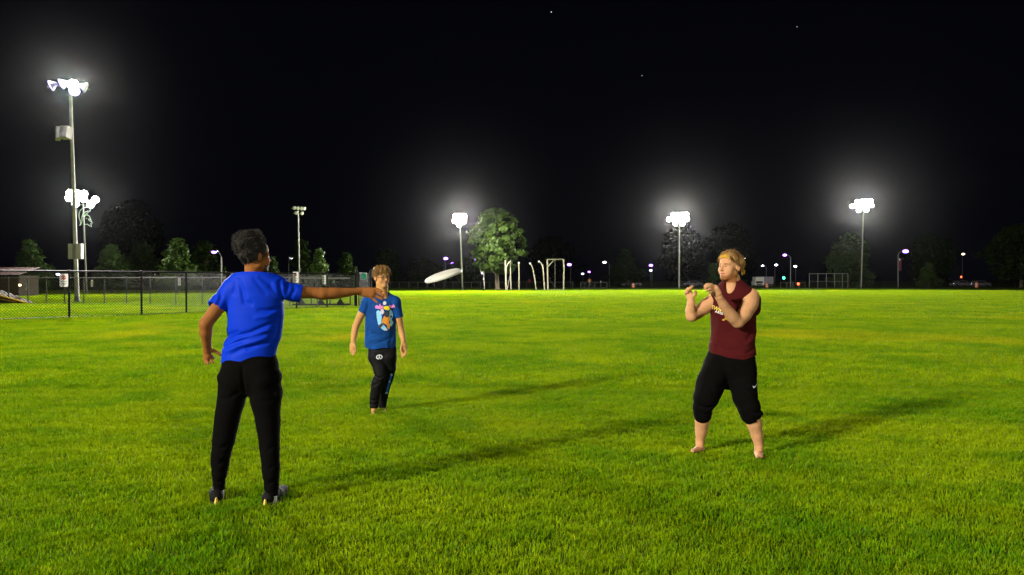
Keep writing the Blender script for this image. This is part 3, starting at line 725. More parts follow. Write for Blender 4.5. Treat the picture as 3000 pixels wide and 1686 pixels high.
# box truck
Y = 152.0; b0 = far_pt(2240, Y); tk = empty('box_truck', b0, 'parked white box truck right of the maroon player\'s shoulder', 'truck')
M_TRUCKW = mat('truck_white', (0.55, 0.54, 0.50), 0.4, 0.5, 0, 0.06); M_TRUCKD = mat('truck_box_grey', (0.20, 0.19, 0.21), 0.5, 0.4, 0, 0.1)
M_GLASSD = mat('dark_glass', (0.02, 0.02, 0.025), 0.08, 0.6, 0, 0); M_TYRE = mat('tyre', (0.02, 0.02, 0.02), 0.85, 0.2, 0, 0.1)
def tb(x0, x1, z0, z1, y0, y1, nm, m, par=tk):
    return MB().box(((x0 + x1) / 2, (y0 + y1) / 2, (z0 + z1) / 2), (x1 - x0, y1 - y0, z1 - z0)).build(nm, m, par, False)
tb(-.0, 1.9, .75, 2.25, .2, 2.4, 'cargo_box', M_TRUCKD); tb(-1.75, -.02, 1.35, 2.2, .3, 2.3, 'wind_deflector', M_TRUCKW)
cabp = tb(-2.0, -.03, .5, 1.33, .1, 2.2, 'cab', M_TRUCKW)
tb(-1.75, -.35, .92, 1.3, .06, .1, 'windscreen', M_GLASSD, cabp); tb(-1.85, -.3, .56, .8, .05, .1, 'grille', M_INK, cabp)
for xx in (-1.8, -.35): tb(xx - .14, xx + .14, .6, .76, .03, .06, 'headlight', M_SIGNW, cabp)
for xx, yy in ((-1.6, .15), (-.5, .15), (1.4, .3)):
    MB().lathe([(.3, -.12), (.42, -.1), (.42, .1), (.3, .12)], 14, Matrix.Translation((xx, yy + .1, .42)) @ Matrix.Rotation(R(90), 4, 'X')).build('wheel', M_TYRE, tk)
tb(-2.05, 1.95, .34, .5, .25, 2.2, 'chassis', M_INK)
# small far lamps by the road on the right: car lamps
def car(px, Y, label, lampm, second=None):
    b0 = far_pt(px, Y); t = empty('parked_car', b0, label, 'car', 'cars on the road beyond the fence')
    prof = [(-2.1, .35), (-2.15, .75), (-1.6, .9), (-1.0, 1.38), (.6, 1.42), (1.3, .98), (2.1, .85), (2.15, .4)]
    mb = MB(); n = len(prof)
    mb.v = [(x, -.85, z) for x, z in prof] + [(x, .85, z) for x, z in prof]
    mb.f = [tuple(range(n)), tuple(reversed(range(n, 2 * n)))] + [(k, n + k, n + (k + 1) % n, (k + 1) % n) for k in range(n)]
    mb.build('body', M_TRUCKD, t, False)
    MB().poly([(-.95, -.86, .95), (.95, -.86, .95), (.5, -.86, 1.33), (-.8, -.86, 1.30)]).build('side_window', M_GLASSD, t, False)
    for xx in (-1.3, 1.3): MB().lathe([(.2, -.1), (.33, -.08), (.33, .08), (.2, .1)], 12, Matrix.Translation((xx, -.78, .33)) @ Matrix.Rotation(R(90), 4, 'X')).build('wheel', M_TYRE, t)
    MB().ball((-2.0, -.6, .68), .16, 8, 6, (.6, 1.4, .8)).build('headlight', lampm, t)
    MB().ball((2.1, -.6, .72), .08, 8, 6, (.6, 1.4, .8)).build('tail_light', M_REDL if second is None else second, t)
car(2815, 168, 'dark car with a lit headlight under the warm lamp on the right', M_WHT)
car(2868, 161, 'dark car with a lit lamp behind the orange barrel at right', M_WHT)
car(1850, 163, 'dark car with one lit lamp behind the dim fence in the middle', M_WHT)
car(2030, 166, 'dark car with a lit lamp left of the maroon player\'s hands', M_WHT)
# stars
M_STAR = mat('star', (1, 1, 1), 0.5, 0, 0, 0, emit=(0.9, 0.95, 1.0), estr=1.4)
for (x, y, s_, lb) in ((1615, 36, 1.5, 'brightest star high above the middle of the pitch'), (2335, 79, 1.1, 'faint star above the player in maroon'), (1881, 222, 1.2, 'low star right of the picture\'s middle')):
    p = at(x, y, 2400); o = MB().ball((0, 0, 0), s_, 8, 6).build('star', M_STAR); o.location = p; tag(o, lb, 'star', 'stars in the night sky')
# ================================================================== TREES
def leaf_mat(name, col, trans=0.25, spec=.12):
    m = bpy.data.materials.new(name); m.use_nodes = True; nt = m.node_tree; L = nt.links
    b = nt.nodes['Principled BSDF']; b.inputs['Roughness'].default_value = 0.5; b.inputs['Specular IOR Level'].default_value = spec
    a = nt.nodes.new('ShaderNodeAttribute'); a.attribute_name = 'tint'
    sep = nt.nodes.new('ShaderNodeSeparateColor'); L.new(a.outputs['Color'], sep.inputs[0])
    mr = nt.nodes.new('ShaderNodeMapRange'); mr.inputs['To Min'].default_value = .6; mr.inputs['To Max'].default_value = 1.4; L.new(sep.outputs[0], mr.inputs['Value'])
    sc = nt.nodes.new('ShaderNodeVectorMath'); sc.operation = 'SCALE'; sc.inputs[0].default_value = col; L.new(mr.outputs[0], sc.inputs['Scale'])
    L.new(sc.outputs[0], b.inputs['Base Color'])
    tr = nt.nodes.new('ShaderNodeBsdfTranslucent'); L.new(sc.outputs[0], tr.inputs[0])
    ms = nt.nodes.new('ShaderNodeMixShader'); ms.inputs[0].default_value = trans
    L.new(b.outputs[0], ms.inputs[1]); L.new(tr.outputs[0], ms.inputs[2]); L.new(ms.outputs[0], nt.nodes['Material Output'].inputs['Surface'])
    return m
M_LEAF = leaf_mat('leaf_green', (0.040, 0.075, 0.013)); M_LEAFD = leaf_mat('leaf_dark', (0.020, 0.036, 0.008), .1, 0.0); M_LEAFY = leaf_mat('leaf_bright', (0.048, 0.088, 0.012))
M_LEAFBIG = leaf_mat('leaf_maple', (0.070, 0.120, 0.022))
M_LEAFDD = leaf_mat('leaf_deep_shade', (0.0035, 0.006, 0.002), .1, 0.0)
def tree(base, height, crown_r, crown_z0, shape, label, m=M_LEAF, nclump=130, nleaf=38, leaf=0.26, trunk_r=.2, seed=0, name='leafy_tree', group='trees around the pitch', clump=0.75, bow=0.0, coh=0.0):
    r = np.random.default_rng(seed + 100); base = Vector(base)
    t = empty(name, base, label, 'tree', group)
    hc = height - crown_z0
    if shape == 'cone': crown_r *= 1.3
    def prof(u):
        if shape == 'cone': return max(0.06, (1 - u) ** 0.75) * (0.55 + 0.45 * min(1, u * 7))
        if shape == 'round': return math.sqrt(max(0.02, 1 - (2 * u - 0.92) ** 2 / 1.18))
        if shape == 'egg': return math.sqrt(max(0.02, 1 - (2 * u - 0.75) ** 2 / 1.6)) * (1 - .25 * u)
        return 1
    C = []
    while len(C) < nclump:
        u = r.random() ** (1.25 if shape == 'cone' else 1.0); a = r.random() * 2 * math.pi
        pr = prof(u) * crown_r * (0.82 + 0.22 * math.sin(3 * a + seed) * math.sin(5 * u * 3 + seed) + .1 * r.normal())
        rr = pr * (r.random() ** 0.38)
        C.append((rr * math.cos(a), rr * math.sin(a), crown_z0 + u * hc))
    C = np.array(C)
    # limbs
    tr_ = MB(); top = crown_z0 + hc * (.82 if shape != 'round' else .55)
    tr_.tube([base + Vector((0, 0, -.1)), base + Vector((0, 0, .35)), base + Vector((.02 * height * bow, 0, crown_z0)), base + Vector((.03 * height * bow, 0, (crown_z0 + top) / 2)), base + Vector((0, 0, top))],
             [trunk_r * 1.5, trunk_r, trunk_r * .82, trunk_r * .5, trunk_r * .12], 9)
    tr_.build('trunk', M_BARK, t, off=base)
    lb = MB()
    for i in range(0, min(len(C), 26)):
        c = C[i * len(C) // 26 if len(C) >= 26 else i]; z0 = max(crown_z0 * .75, c[2] - (math.hypot(c[0], c[1]) * .9 + .3)); z0 = min(z0, top * .95)
        p0 = Vector((0, 0, z0)); p1 = Vector(c); pm = p0.lerp(p1, .55) + Vector((0, 0, .12 * (p1 - p0).length))
        rr = trunk_r * .34 * (1 - .5 * z0 / height)
        lb.tube([p0, pm, p1], [rr, rr * .6, rr * .2], 5)
    lb.build('limbs', M_BARK, t)
    n = nclump * nleaf
    cc = np.repeat(C, nleaf, 0); g = r.normal(size=(n, 3)); g /= np.linalg.norm(g, axis=1)[:, None]
    cs = clump * (0.6 + 0.7 * np.repeat(r.random(nclump), nleaf))
    P = cc + g * (cs * r.random(n) ** 0.5)[:, None] * np.array([1, 1, .7])
    out_ = np.repeat(C - np.array([0, 0, crown_z0 + hc * .45]), nleaf, 0); out_ /= np.linalg.norm(out_, axis=1)[:, None]
    nrm = g * (.8 - .5 * coh) + out_ * coh * 1.2 + r.normal(size=(n, 3)) * .45 + np.array([0, 0, .5]); nrm /= np.linalg.norm(nrm, axis=1)[:, None]
    a = r.normal(size=(n, 3)); a -= nrm * (a * nrm).sum(1)[:, None]; a /= np.linalg.norm(a, axis=1)[:, None]
    b = np.cross(nrm, a); sz = leaf * (.55 + .9 * r.random(n)) / 2
    a *= sz[:, None] * 1.35; b *= sz[:, None] * .8
    V = np.empty((n, 4, 3), np.float32)
    V[:, 0] = P - a; V[:, 1] = P + b; V[:, 2] = P + a - nrm * (sz * .3)[:, None]; V[:, 3] = P - b
    F = np.arange(n * 4, dtype=np.int32).reshape(n, 4)
    o = link_mesh('crown', V.reshape(-1, 3), F, m, t, smooth=False)
    col = np.ones((n, 4, 4), np.float32); col[:, :, 0] = (0.65 * r.random(n) + .35 * np.repeat(r.random(nclump), nleaf))[:, None]
    at_ = o.data.attributes.new('tint', 'FLOAT_COLOR', 'POINT'); at_.data.foreach_set('color', col.ravel())
    return t
def tree_px(x0, x1, ytop, Y, shape, label, cz=.25, **k):
    cx = (x0 + x1) / 2; b = far_pt(cx, Y); h = at(cx, ytop, Y).z; cr = (x1 - x0) / 2 / FPX * Y
    return tree(b, h, cr, h * cz, shape, label, **k)
# young trees on the left, behind the ballfield
tree_px(30, 143, 709, 82, 'cone', 'young cone shaped tree at the far left behind the dugout', .12, m=M_LEAF, nclump=150, clump=.55, leaf=.24, trunk_r=.12, seed=1)
tree_px(268, 388, 724, 88, 'cone', 'young bushy tree just right of the near floodlight pole', .12, m=M_LEAF, nclump=150, clump=.6, leaf=.24, trunk_r=.12, seed=2)
tree_px(458, 582, 705, 84, 'cone', 'bright young cone shaped tree left of the thrower', .12, m=M_LEAFY, nclump=170, clump=.6, leaf=.24, trunk_r=.12, seed=3)
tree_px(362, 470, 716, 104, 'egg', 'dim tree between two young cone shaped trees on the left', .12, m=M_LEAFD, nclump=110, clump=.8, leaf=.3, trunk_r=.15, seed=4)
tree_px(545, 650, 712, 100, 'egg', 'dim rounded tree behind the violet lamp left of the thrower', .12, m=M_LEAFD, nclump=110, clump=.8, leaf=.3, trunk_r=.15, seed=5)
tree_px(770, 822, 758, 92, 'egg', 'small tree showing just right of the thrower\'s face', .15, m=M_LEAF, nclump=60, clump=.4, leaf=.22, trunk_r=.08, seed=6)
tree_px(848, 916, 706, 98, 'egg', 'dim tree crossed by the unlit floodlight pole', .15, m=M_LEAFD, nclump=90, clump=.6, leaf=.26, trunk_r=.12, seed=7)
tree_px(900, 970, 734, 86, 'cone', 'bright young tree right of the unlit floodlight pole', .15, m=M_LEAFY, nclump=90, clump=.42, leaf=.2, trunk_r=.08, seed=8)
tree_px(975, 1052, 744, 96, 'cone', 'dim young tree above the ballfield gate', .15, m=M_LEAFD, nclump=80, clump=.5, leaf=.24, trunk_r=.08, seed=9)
# big tree
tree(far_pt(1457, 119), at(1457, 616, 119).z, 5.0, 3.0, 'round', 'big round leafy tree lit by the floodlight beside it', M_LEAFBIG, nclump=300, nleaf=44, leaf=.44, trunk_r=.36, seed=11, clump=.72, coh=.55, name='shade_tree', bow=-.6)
# far side, right
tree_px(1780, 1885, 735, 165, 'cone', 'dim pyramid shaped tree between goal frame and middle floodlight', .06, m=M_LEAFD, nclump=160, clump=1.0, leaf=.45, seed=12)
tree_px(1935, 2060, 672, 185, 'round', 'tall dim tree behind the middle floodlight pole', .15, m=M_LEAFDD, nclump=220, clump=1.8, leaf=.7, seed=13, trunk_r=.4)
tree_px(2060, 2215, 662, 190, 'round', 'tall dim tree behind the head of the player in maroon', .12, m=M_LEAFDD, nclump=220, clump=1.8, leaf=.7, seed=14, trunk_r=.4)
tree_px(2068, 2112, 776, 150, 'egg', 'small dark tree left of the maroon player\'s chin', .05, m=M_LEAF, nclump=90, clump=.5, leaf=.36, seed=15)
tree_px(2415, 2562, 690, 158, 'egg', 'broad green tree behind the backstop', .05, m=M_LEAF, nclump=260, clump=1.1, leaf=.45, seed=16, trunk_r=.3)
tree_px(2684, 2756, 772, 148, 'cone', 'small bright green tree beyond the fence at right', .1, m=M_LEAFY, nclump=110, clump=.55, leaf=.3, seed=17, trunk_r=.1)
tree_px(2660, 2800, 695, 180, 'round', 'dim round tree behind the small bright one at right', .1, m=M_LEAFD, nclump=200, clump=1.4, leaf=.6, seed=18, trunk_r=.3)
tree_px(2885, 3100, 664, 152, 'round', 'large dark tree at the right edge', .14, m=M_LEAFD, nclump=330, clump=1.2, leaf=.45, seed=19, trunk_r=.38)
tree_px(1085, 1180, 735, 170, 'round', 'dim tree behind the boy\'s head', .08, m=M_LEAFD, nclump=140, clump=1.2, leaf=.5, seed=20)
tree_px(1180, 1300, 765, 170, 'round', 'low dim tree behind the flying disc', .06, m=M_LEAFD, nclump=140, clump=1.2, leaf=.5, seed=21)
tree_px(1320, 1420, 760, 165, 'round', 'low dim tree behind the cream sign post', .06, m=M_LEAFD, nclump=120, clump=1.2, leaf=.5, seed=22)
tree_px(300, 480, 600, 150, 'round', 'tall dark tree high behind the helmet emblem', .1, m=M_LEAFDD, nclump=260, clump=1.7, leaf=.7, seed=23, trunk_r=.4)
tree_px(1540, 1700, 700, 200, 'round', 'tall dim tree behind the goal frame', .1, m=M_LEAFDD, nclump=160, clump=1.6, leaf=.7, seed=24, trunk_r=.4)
# ================================================================== PEOPLE
# Bodies and clothes are grown as implicit volumes from tapered limbs and then meshed as one continuous surface.
class Vol:
    def __init__(s, lo, hi, h):
        s.h = h; s.lo = np.array(lo, np.float32); n = np.ceil((np.array(hi) - np.array(lo)) / h).astype(int) + 1
        s.n = n; s.D = np.full(n, 0.25, np.float32)
        s.ax = [s.lo[i] + h * np.arange(n[i], dtype=np.float32) for i in range(3)]
    def sub(s, lo, hi):
        i0 = np.clip(np.floor((np.array(lo) - s.lo) / s.h).astype(int), 0, s.n - 1); i1 = np.clip(np.ceil((np.array(hi) - s.lo) / s.h).astype(int) + 1, 1, s.n)
        sl = tuple(slice(a, b) for a, b in zip(i0, i1))
        return sl, s.ax[0][sl[0]][:, None, None], s.ax[1][sl[1]][None, :, None], s.ax[2][sl[2]][None, None, :]
    def put(s, sl, d, k):
        A = s.D[sl]
        if k > 0:
            hh = np.clip(0.5 + 0.5 * (A - d) / k, 0, 1); s.D[sl] = A * (1 - hh) + d * hh - k * hh * (1 - hh)
        else: s.D[sl] = np.minimum(A, d)
    def cone(s, p0, r0, p1, r1, k=.015, flat=None, fr=1.0, caps=None, m=.06):
        """tapered capsule; flat = axis squeezed by fr; caps = (point, normal): cut off beyond the plane."""
        p0 = np.array(p0, np.float32); p1 = np.array(p1, np.float32); R_ = max(r0, r1) + m + k
        sl, X, Y, Z = s.sub(np.minimum(p0, p1) - R_, np.maximum(p0, p1) + R_)
        ba = p1 - p0; L2 = float(ba @ ba) + 1e-9
        dx, dy, dz = X - p0[0], Y - p0[1], Z - p0[2]
        t = np.clip((dx * ba[0] + dy * ba[1] + dz * ba[2]) / L2, 0, 1)
        qx, qy, qz = dx - ba[0] * t, dy - ba[1] * t, dz - ba[2] * t
        if flat is not None:
            f = np.array(flat, np.float32); f /= np.linalg.norm(f)
            a = qx * f[0] + qy * f[1] + qz * f[2]; g = (1 / fr - 1) * a
            qx, qy, qz = qx + g * f[0], qy + g * f[1], qz + g * f[2]
        d = np.sqrt(qx * qx + qy * qy + qz * qz) - (r0 + (r1 - r0) * t)
        if flat is not None: d = d * min(1.0, 0.5 + fr * .5)
        if caps is not None:
            c, nn = caps; d = np.maximum(d, (X - c[0]) * nn[0] + (Y - c[1]) * nn[1] + (Z - c[2]) * nn[2])
        s.put(sl, d, k)
    def cones(s, P, rad, k=.015, flat=None, fr=1.0, cap=None, m=.06):
        P = np.array(P, np.float32); R_ = max(rad) + m + k
        sl, X, Y, Z = s.sub(P.min(0) - R_, P.max(0) + R_)
        out = None
        for i in range(len(P) - 1):
            p0, ba = P[i], P[i + 1] - P[i]; L2 = float(ba @ ba) + 1e-9
            dx, dy, dz = X - p0[0], Y - p0[1], Z - p0[2]
            t = np.clip((dx * ba[0] + dy * ba[1] + dz * ba[2]) / L2, 0, 1)
            qx, qy, qz = dx - ba[0] * t, dy - ba[1] * t, dz - ba[2] * t
            if flat is not None:
                f = np.array(flat, np.float32); f /= np.linalg.norm(f); a = (qx * f[0] + qy * f[1] + qz * f[2]) * (1 / fr - 1)
                qx, qy, qz = qx + a * f[0], qy + a * f[1], qz + a * f[2]
            ts = t * t * (3 - 2 * t) if flat is None else t
            d = np.sqrt(qx * qx + qy * qy + qz * qz) - (rad[i] + (rad[i + 1] - rad[i]) * ts)
            if flat is not None: d = d * min(1.0, 0.5 + fr * .5)
            out = d if out is None else np.minimum(out, d)
        if cap:
            nn = (P[-1] - P[-2]) / np.linalg.norm(P[-1] - P[-2]); c = P[-1] - nn * .004
            out = np.maximum(out, (X - c[0]) * nn[0] + (Y - c[1]) * nn[1] + (Z - c[2]) * nn[2])
        s.put(sl, out, k)
    def ell(s, c, rad, M=None, k=.015, carve=False, p=2.0, m=.05):
        c = np.array(c, np.float32); rm = max(rad) * (1.15 if p > 2 else 1.0) + m + k
        sl, X, Y, Z = s.sub(c - rm, c + rm); dx, dy, dz = X - c[0], Y - c[1], Z - c[2]
        if M is not None:
            a = dx * M[0][0] + dy * M[0][1] + dz * M[0][2]; b = dx * M[1][0] + dy * M[1][1] + dz * M[1][2]; e = dx * M[2][0] + dy * M[2][1] + dz * M[2][2]
        else: a, b, e = dx + 0 * dy + 0 * dz, dy + 0 * dx + 0 * dz, dz + 0 * dx + 0 * dy
        if p == 2.0:
            k0 = np.sqrt((a / rad[0]) ** 2 + (b / rad[1]) ** 2 + (e / rad[2]) ** 2); k1 = np.sqrt((a / rad[0] ** 2) ** 2 + (b / rad[1] ** 2) ** 2 + (e / rad[2] ** 2) ** 2) + 1e-6
            d = k0 * (k0 - 1) / k1
        else:
            q = (np.abs(a / rad[0]) ** p + np.abs(b / rad[1]) ** p + np.abs(e / rad[2]) ** p) ** (1 / p); d = (q - 1) * min(rad)
        if carve:
            A = s.D[sl]; d = -d; hh = np.clip(0.5 - 0.5 * (A - d) / max(k, 1e-4), 0, 1); s.D[sl] = A * (1 - hh) + d * hh + k * hh * (1 - hh)
        else: s.put(sl, d, k)
    def carve_cone(s, p0, r0, p1, r1):
        X, Y, Z = s.grid(); p0 = np.array(p0); ba = np.array(p1) - p0
        dx, dy, dz = X - p0[0], Y - p0[1], Z - p0[2]; t = np.clip((dx * ba[0] + dy * ba[1] + dz * ba[2]) / (ba @ ba), 0, 1)
        d = np.sqrt((dx - ba[0] * t) ** 2 + (dy - ba[1] * t) ** 2 + (dz - ba[2] * t) ** 2) - (r0 + (r1 - r0) * t)
        s.D = np.maximum(s.D, -d).astype(np.float32)
    def grid(s): return s.ax[0][:, None, None], s.ax[1][None, :, None], s.ax[2][None, None, :]
    def mesh(s):
        D = s.D; ins = D < 0
        c = np.zeros(np.array(D.shape) - 1, np.int8)
        for i in (0, 1):
            for j in (0, 1):
                for k in (0, 1):
                    c += ins[i:D.shape[0] - 1 + i, j:D.shape[1] - 1 + j, k:D.shape[2] - 1 + k]
        I, J, K = np.nonzero((c > 0) & (c < 8)); n = len(I)
        idx = np.full(c.shape, -1, np.int32); idx[I, J, K] = np.arange(n)
        acc = np.zeros((n, 3), np.float64); cnt = np.zeros(n)
        off = [(i, j, k) for i in (0, 1) for j in (0, 1) for k in (0, 1)]
        vals = {o: D[I + o[0], J + o[1], K + o[2]] for o in off}
        for a in off:
            for ax in range(3):
                if a[ax] == 0:
                    b = list(a); b[ax] = 1; b = tuple(b); va, vb = vals[a], vals[b]
                    msk = (va < 0) != (vb < 0); t = va / np.where(va == vb, 1, va - vb)
                    for q in range(3):
                        acc[msk, q] += a[q] + (t[msk] if q == ax else 0)
                    cnt[msk] += 1
        V = (np.stack([I, J, K], 1) + acc / cnt[:, None]) * s.h + s.lo
        F = []
        for ax in range(3):
            u, v = [(1, 2), (2, 0), (0, 1)][ax]
            sa = [slice(1, -1)] * 3; sa[ax] = slice(0, -1); sb = [slice(1, -1)] * 3; sb[ax] = slice(1, None)
            A, B = ins[tuple(sa)], ins[tuple(sb)]
            for flip, m_ in ((False, A & ~B), (True, ~A & B)):
                E = np.stack(np.nonzero(m_), 1)
                if not len(E): continue
                E[:, u] += 1; E[:, v] += 1
                def g(du, dv):
                    q = E.copy(); q[:, u] -= du; q[:, v] -= dv; return idx[q[:, 0], q[:, 1], q[:, 2]]
                Q = np.stack([g(1, 1), g(0, 1), g(0, 0), g(1, 0)], 1)
                F.append(Q[:, ::-1] if flip else Q)
        F = np.concatenate(F); F = F[(F >= 0).all(1)]
        return V, F

def snoise(X, Y, Z, f, seed, n=10):
    r = np.random.default_rng(seed); out = 0
    for _ in range(n):
        k = r.normal(size=3); k *= f * (0.6 + 0.8 * r.random()) / np.linalg.norm(k)
        out = out + np.sin(X * k[0] + Y * k[1] + Z * k[2] + r.random() * 6.28)
    return out / math.sqrt(n)

def vcol(o, C):
    c = np.ones((len(C), 4), np.float32); c[:, :3] = np.clip(C, 0, 1)
    a = o.data.attributes.new('Col', 'FLOAT_COLOR', 'POINT'); a.data.foreach_set('color', c.ravel())

class Person:
    def __init__(s, label, Y, base_px, scale_px=None):
        s.Y = Y; s.base = Vector((at(base_px, 1000, Y).x, Y, 0)); s.px = Y / FPX
        s.root = empty('person', s.base, label, 'person', 'players on the pitch')
    def P(s, q):
        x, y = q[0], q[1]; dy = q[2] if len(q) > 2 else 0.0
        return np.array(at(x, y, s.Y + dy))
    def chain(s, V, pts, k=.02, flat=None, fr=1.0, cap=None):
        """pts: (px, py, dY, r_px); segments joined without bulging, then blended into V"""
        V.cones([s.P(p) for p in pts], [p[3] * s.px for p in pts], k, flat, fr, cap)
    def link(s, name, V, F, m, parent=None, kind=None):
        return link_mesh(name, V - np.array(s.base), F, m, parent or s.root, True, kind)
    # --- head -----------------------------------------------------------------
    def head_frame(s, cx, cy, yaw, sc, dY=0.0, pitch=0.0, roll=0.0):
        """yaw: heading of the face on the ground, as (x, y)."""
        f = Vector((yaw[0], yaw[1], math.tan(pitch))).normalized(); u = Vector((0, 0, 1)); l = u.cross(f).normalized(); u = f.cross(l)
        if roll: q = Matrix.Rotation(roll, 3, f); l = q @ l; u = q @ u
        s.hc = s.P((cx, cy, dY)); s.F, s.L, s.U = np.array(f), np.array(l), np.array(u); s.hs = sc
        s.HM = np.array([s.F, s.L, s.U], np.float32)
    def H(s, f, l, u): return s.hc + s.hs * (s.F * f + s.L * l + s.U * u)
    def hl(s, V):
        """world -> head coordinates (metres at unit scale)"""
        q = (V - s.hc) / s.hs; return q @ s.F, q @ s.L, q @ s.U
    def head(s, V, smile=0.0, jaw=1.0, open_mouth=0.0):
        h = s.hs; E = lambda c, r, k=.012, carve=False, p=2.0: V.ell(s.H(*c), [x * h for x in r], s.HM, k * h, carve, p)
        E((-.012, 0, .036), (.098, .077, .091)); E((.034, 0, -.040), (.060, .058 * jaw, .072), .03); E((.03, 0, .05), (.062, .062, .062), .02)
        for sg in (1, -1):
            V.cone(s.H(-.002, .056 * sg * jaw, -.058), .021 * h, s.H(.068, .017 * sg, -.098), .017 * h, .022 * h)
            E((.058, .040 * sg, -.028), (.027, .027, .030), .03)
            V.cone(s.H(.083, .012 * sg, .019), .0115 * h, s.H(.072, .046 * sg, .020), .011 * h, .012 * h)
        E((.073, 0, -.100), (.021, .024, .017), .018)
        for sg in (1, -1): E((.097, .032 * sg, .000), (.018, .020, .0125), .008, True)
        V.cone(s.H(.090, 0, .014), .0085 * h, s.H(.112, 0, -.026), .0120 * h, .010 * h)
        E((.118, 0, -.027), (.0095, .0095, .0085), .006)
        for sg in (1, -1): E((.099, .0125 * sg, -.030), (.010, .0075, .0075), .006)
        for sg in (1, -1):
            V.cone(s.H(.0935, 0, -.0555), .0060 * h, s.H(.077, .028 * sg, -.060 + smile * .009), .0040 * h, .008 * h)
            V.cone(s.H(.0925, 0, -.0680 - open_mouth * .003), .0066 * h, s.H(.077, .026 * sg, -.0625 + smile * .007), .0040 * h, .008 * h)
        V.cone(s.H(.082, 0, -.062), .018 * h, s.H(.070, 0, -.085), .018 * h, .02 * h)
        E((.104, 0, -.0610), (.014, .022, .0016 + open_mouth * .0035), .003, True)
        for sg in (1, -1):
            E((.078, .032 * sg, .001), (.0118, .0125, .0120), .003)
            # ears
            EM = np.array([s.F * .95 - s.L * sg * .28, s.L * sg * .95 + s.F * .28, s.U], np.float32)
            V.ell(s.H(-.012, .080 * sg, -.006), [.019 * h, .0075 * h, .032 * h], EM, .008 * h)
            V.ell(s.H(-.008, .0875 * sg, -.004), [.010 * h, .006 * h, .018 * h], EM, .005 * h, True)
    def face_colour(s, V, skin, lip, brow, eye=(.05, .035, .025), beard=None, beard_fn=None, blush=None, smile=0.0):
        f, l, u = s.hl(V); C = np.tile(np.array(skin, np.float32), (len(V), 1))
        def blend(w, c):
            nonlocal C
            w = np.clip(w, 0, 1)[:, None]; C = C * (1 - w) + np.array(c, np.float32) * w
        if blush is not None:
            for sg in (1, -1): blend(.5 * np.exp(-(((f - .06) / .03) ** 2 + ((l - .045 * sg) / .02) ** 2 + ((u + .03) / .02) ** 2)), blush)
            blend(.6 * np.exp(-(((f - .115) / .02) ** 2 + (l / .012) ** 2 + ((u + .028) / .012) ** 2)), blush)
        if beard is not None: blend(beard_fn(f, l, u), beard)
        blend(1.1 * np.exp(-(np.clip(np.abs(l) - .016, 0, 1) / .010) ** 2 - ((u + .0615 - smile * .16 * np.abs(l)) / .0095) ** 4) * (f > .06), lip); blend(.9 * np.exp(-(np.clip(np.abs(l) - .014, 0, 1) / .008) ** 2 - ((u + .0612 - smile * .2 * np.abs(l)) / .0026) ** 2) * (f > .06), np.array(lip) * .22)
        for sg in (1, -1):
            blend(1.3 * np.exp(-(np.clip(np.abs(l - .033 * sg) - .014, 0, 1) / .006) ** 2 - ((u - .0215 - .10 * np.clip(.02 - np.abs(l - .033 * sg), 0, 1)) / .0055) ** 4) * (f > .05), brow)
            de = np.sqrt((f - .078) ** 2 + (l - .032 * sg) ** 2 + (u - .001) ** 2); e_ = (de < .0145) & (f > .083)
            blend(e_ * .75 * (np.abs(u - .000) < .0042), (.42, .38, .35))
            di = np.sqrt((l - .032 * sg) ** 2 + (u - .001) ** 2); blend(e_ * (di < .0058), eye)
            blend((de < .0165) * (f > .08) * np.exp(-((u - .0062) / .0026) ** 2) * .75, np.array(skin) * .22)
        return C

def skin_mat(name):
    m = mat(name, (0, 0, 0), 0.66, 0.14, 0, 0.10, 22, 0.15, 90, attr='Col')
    b = m.node_tree.nodes['Principled BSDF']
    b.inputs['Subsurface Weight'].default_value = 0.0
    return m
M_SKIN = skin_mat('skin')
def cloth(name, col, rough=.75, bump=.25, sheen=.0, spec=.25, var=.10): return mat(name, col, rough, spec, 0, var, 9, bump, 380, sheen=sheen)

GARM = []
def shell(Vo, Vi, t):
    """hollow garment: outside Vo, minus the uncapped inside"""
    GARM.append((Vo.D.copy(), Vi)); Vo.D = np.maximum(Vo.D, -(Vi.D + t)); return Vo
def clamp_under(V, inset=.013):
    """keep the body inside the garments that cover it"""
    for Dc, G in GARM:
        lo = np.maximum(V.lo, G.lo); hi = np.minimum(V.lo + V.h * (V.n - 1), G.lo + G.h * (G.n - 1))
        sl, X, Y, Z = V.sub(lo + V.h, hi - V.h)
        ii = [np.clip(np.round((a.ravel() - G.lo[k]) / G.h).astype(int), 0, G.n[k] - 1) for k, a in enumerate((X, Y, Z))]
        gu = G.D[np.ix_(*ii)]; gc = Dc[np.ix_(*ii)]
        cov = (gc - gu < .003) & (gu < .08)
        V.D[sl] = np.where(cov, np.maximum(V.D[sl], gu + inset), V.D[sl])
    GARM.clear()

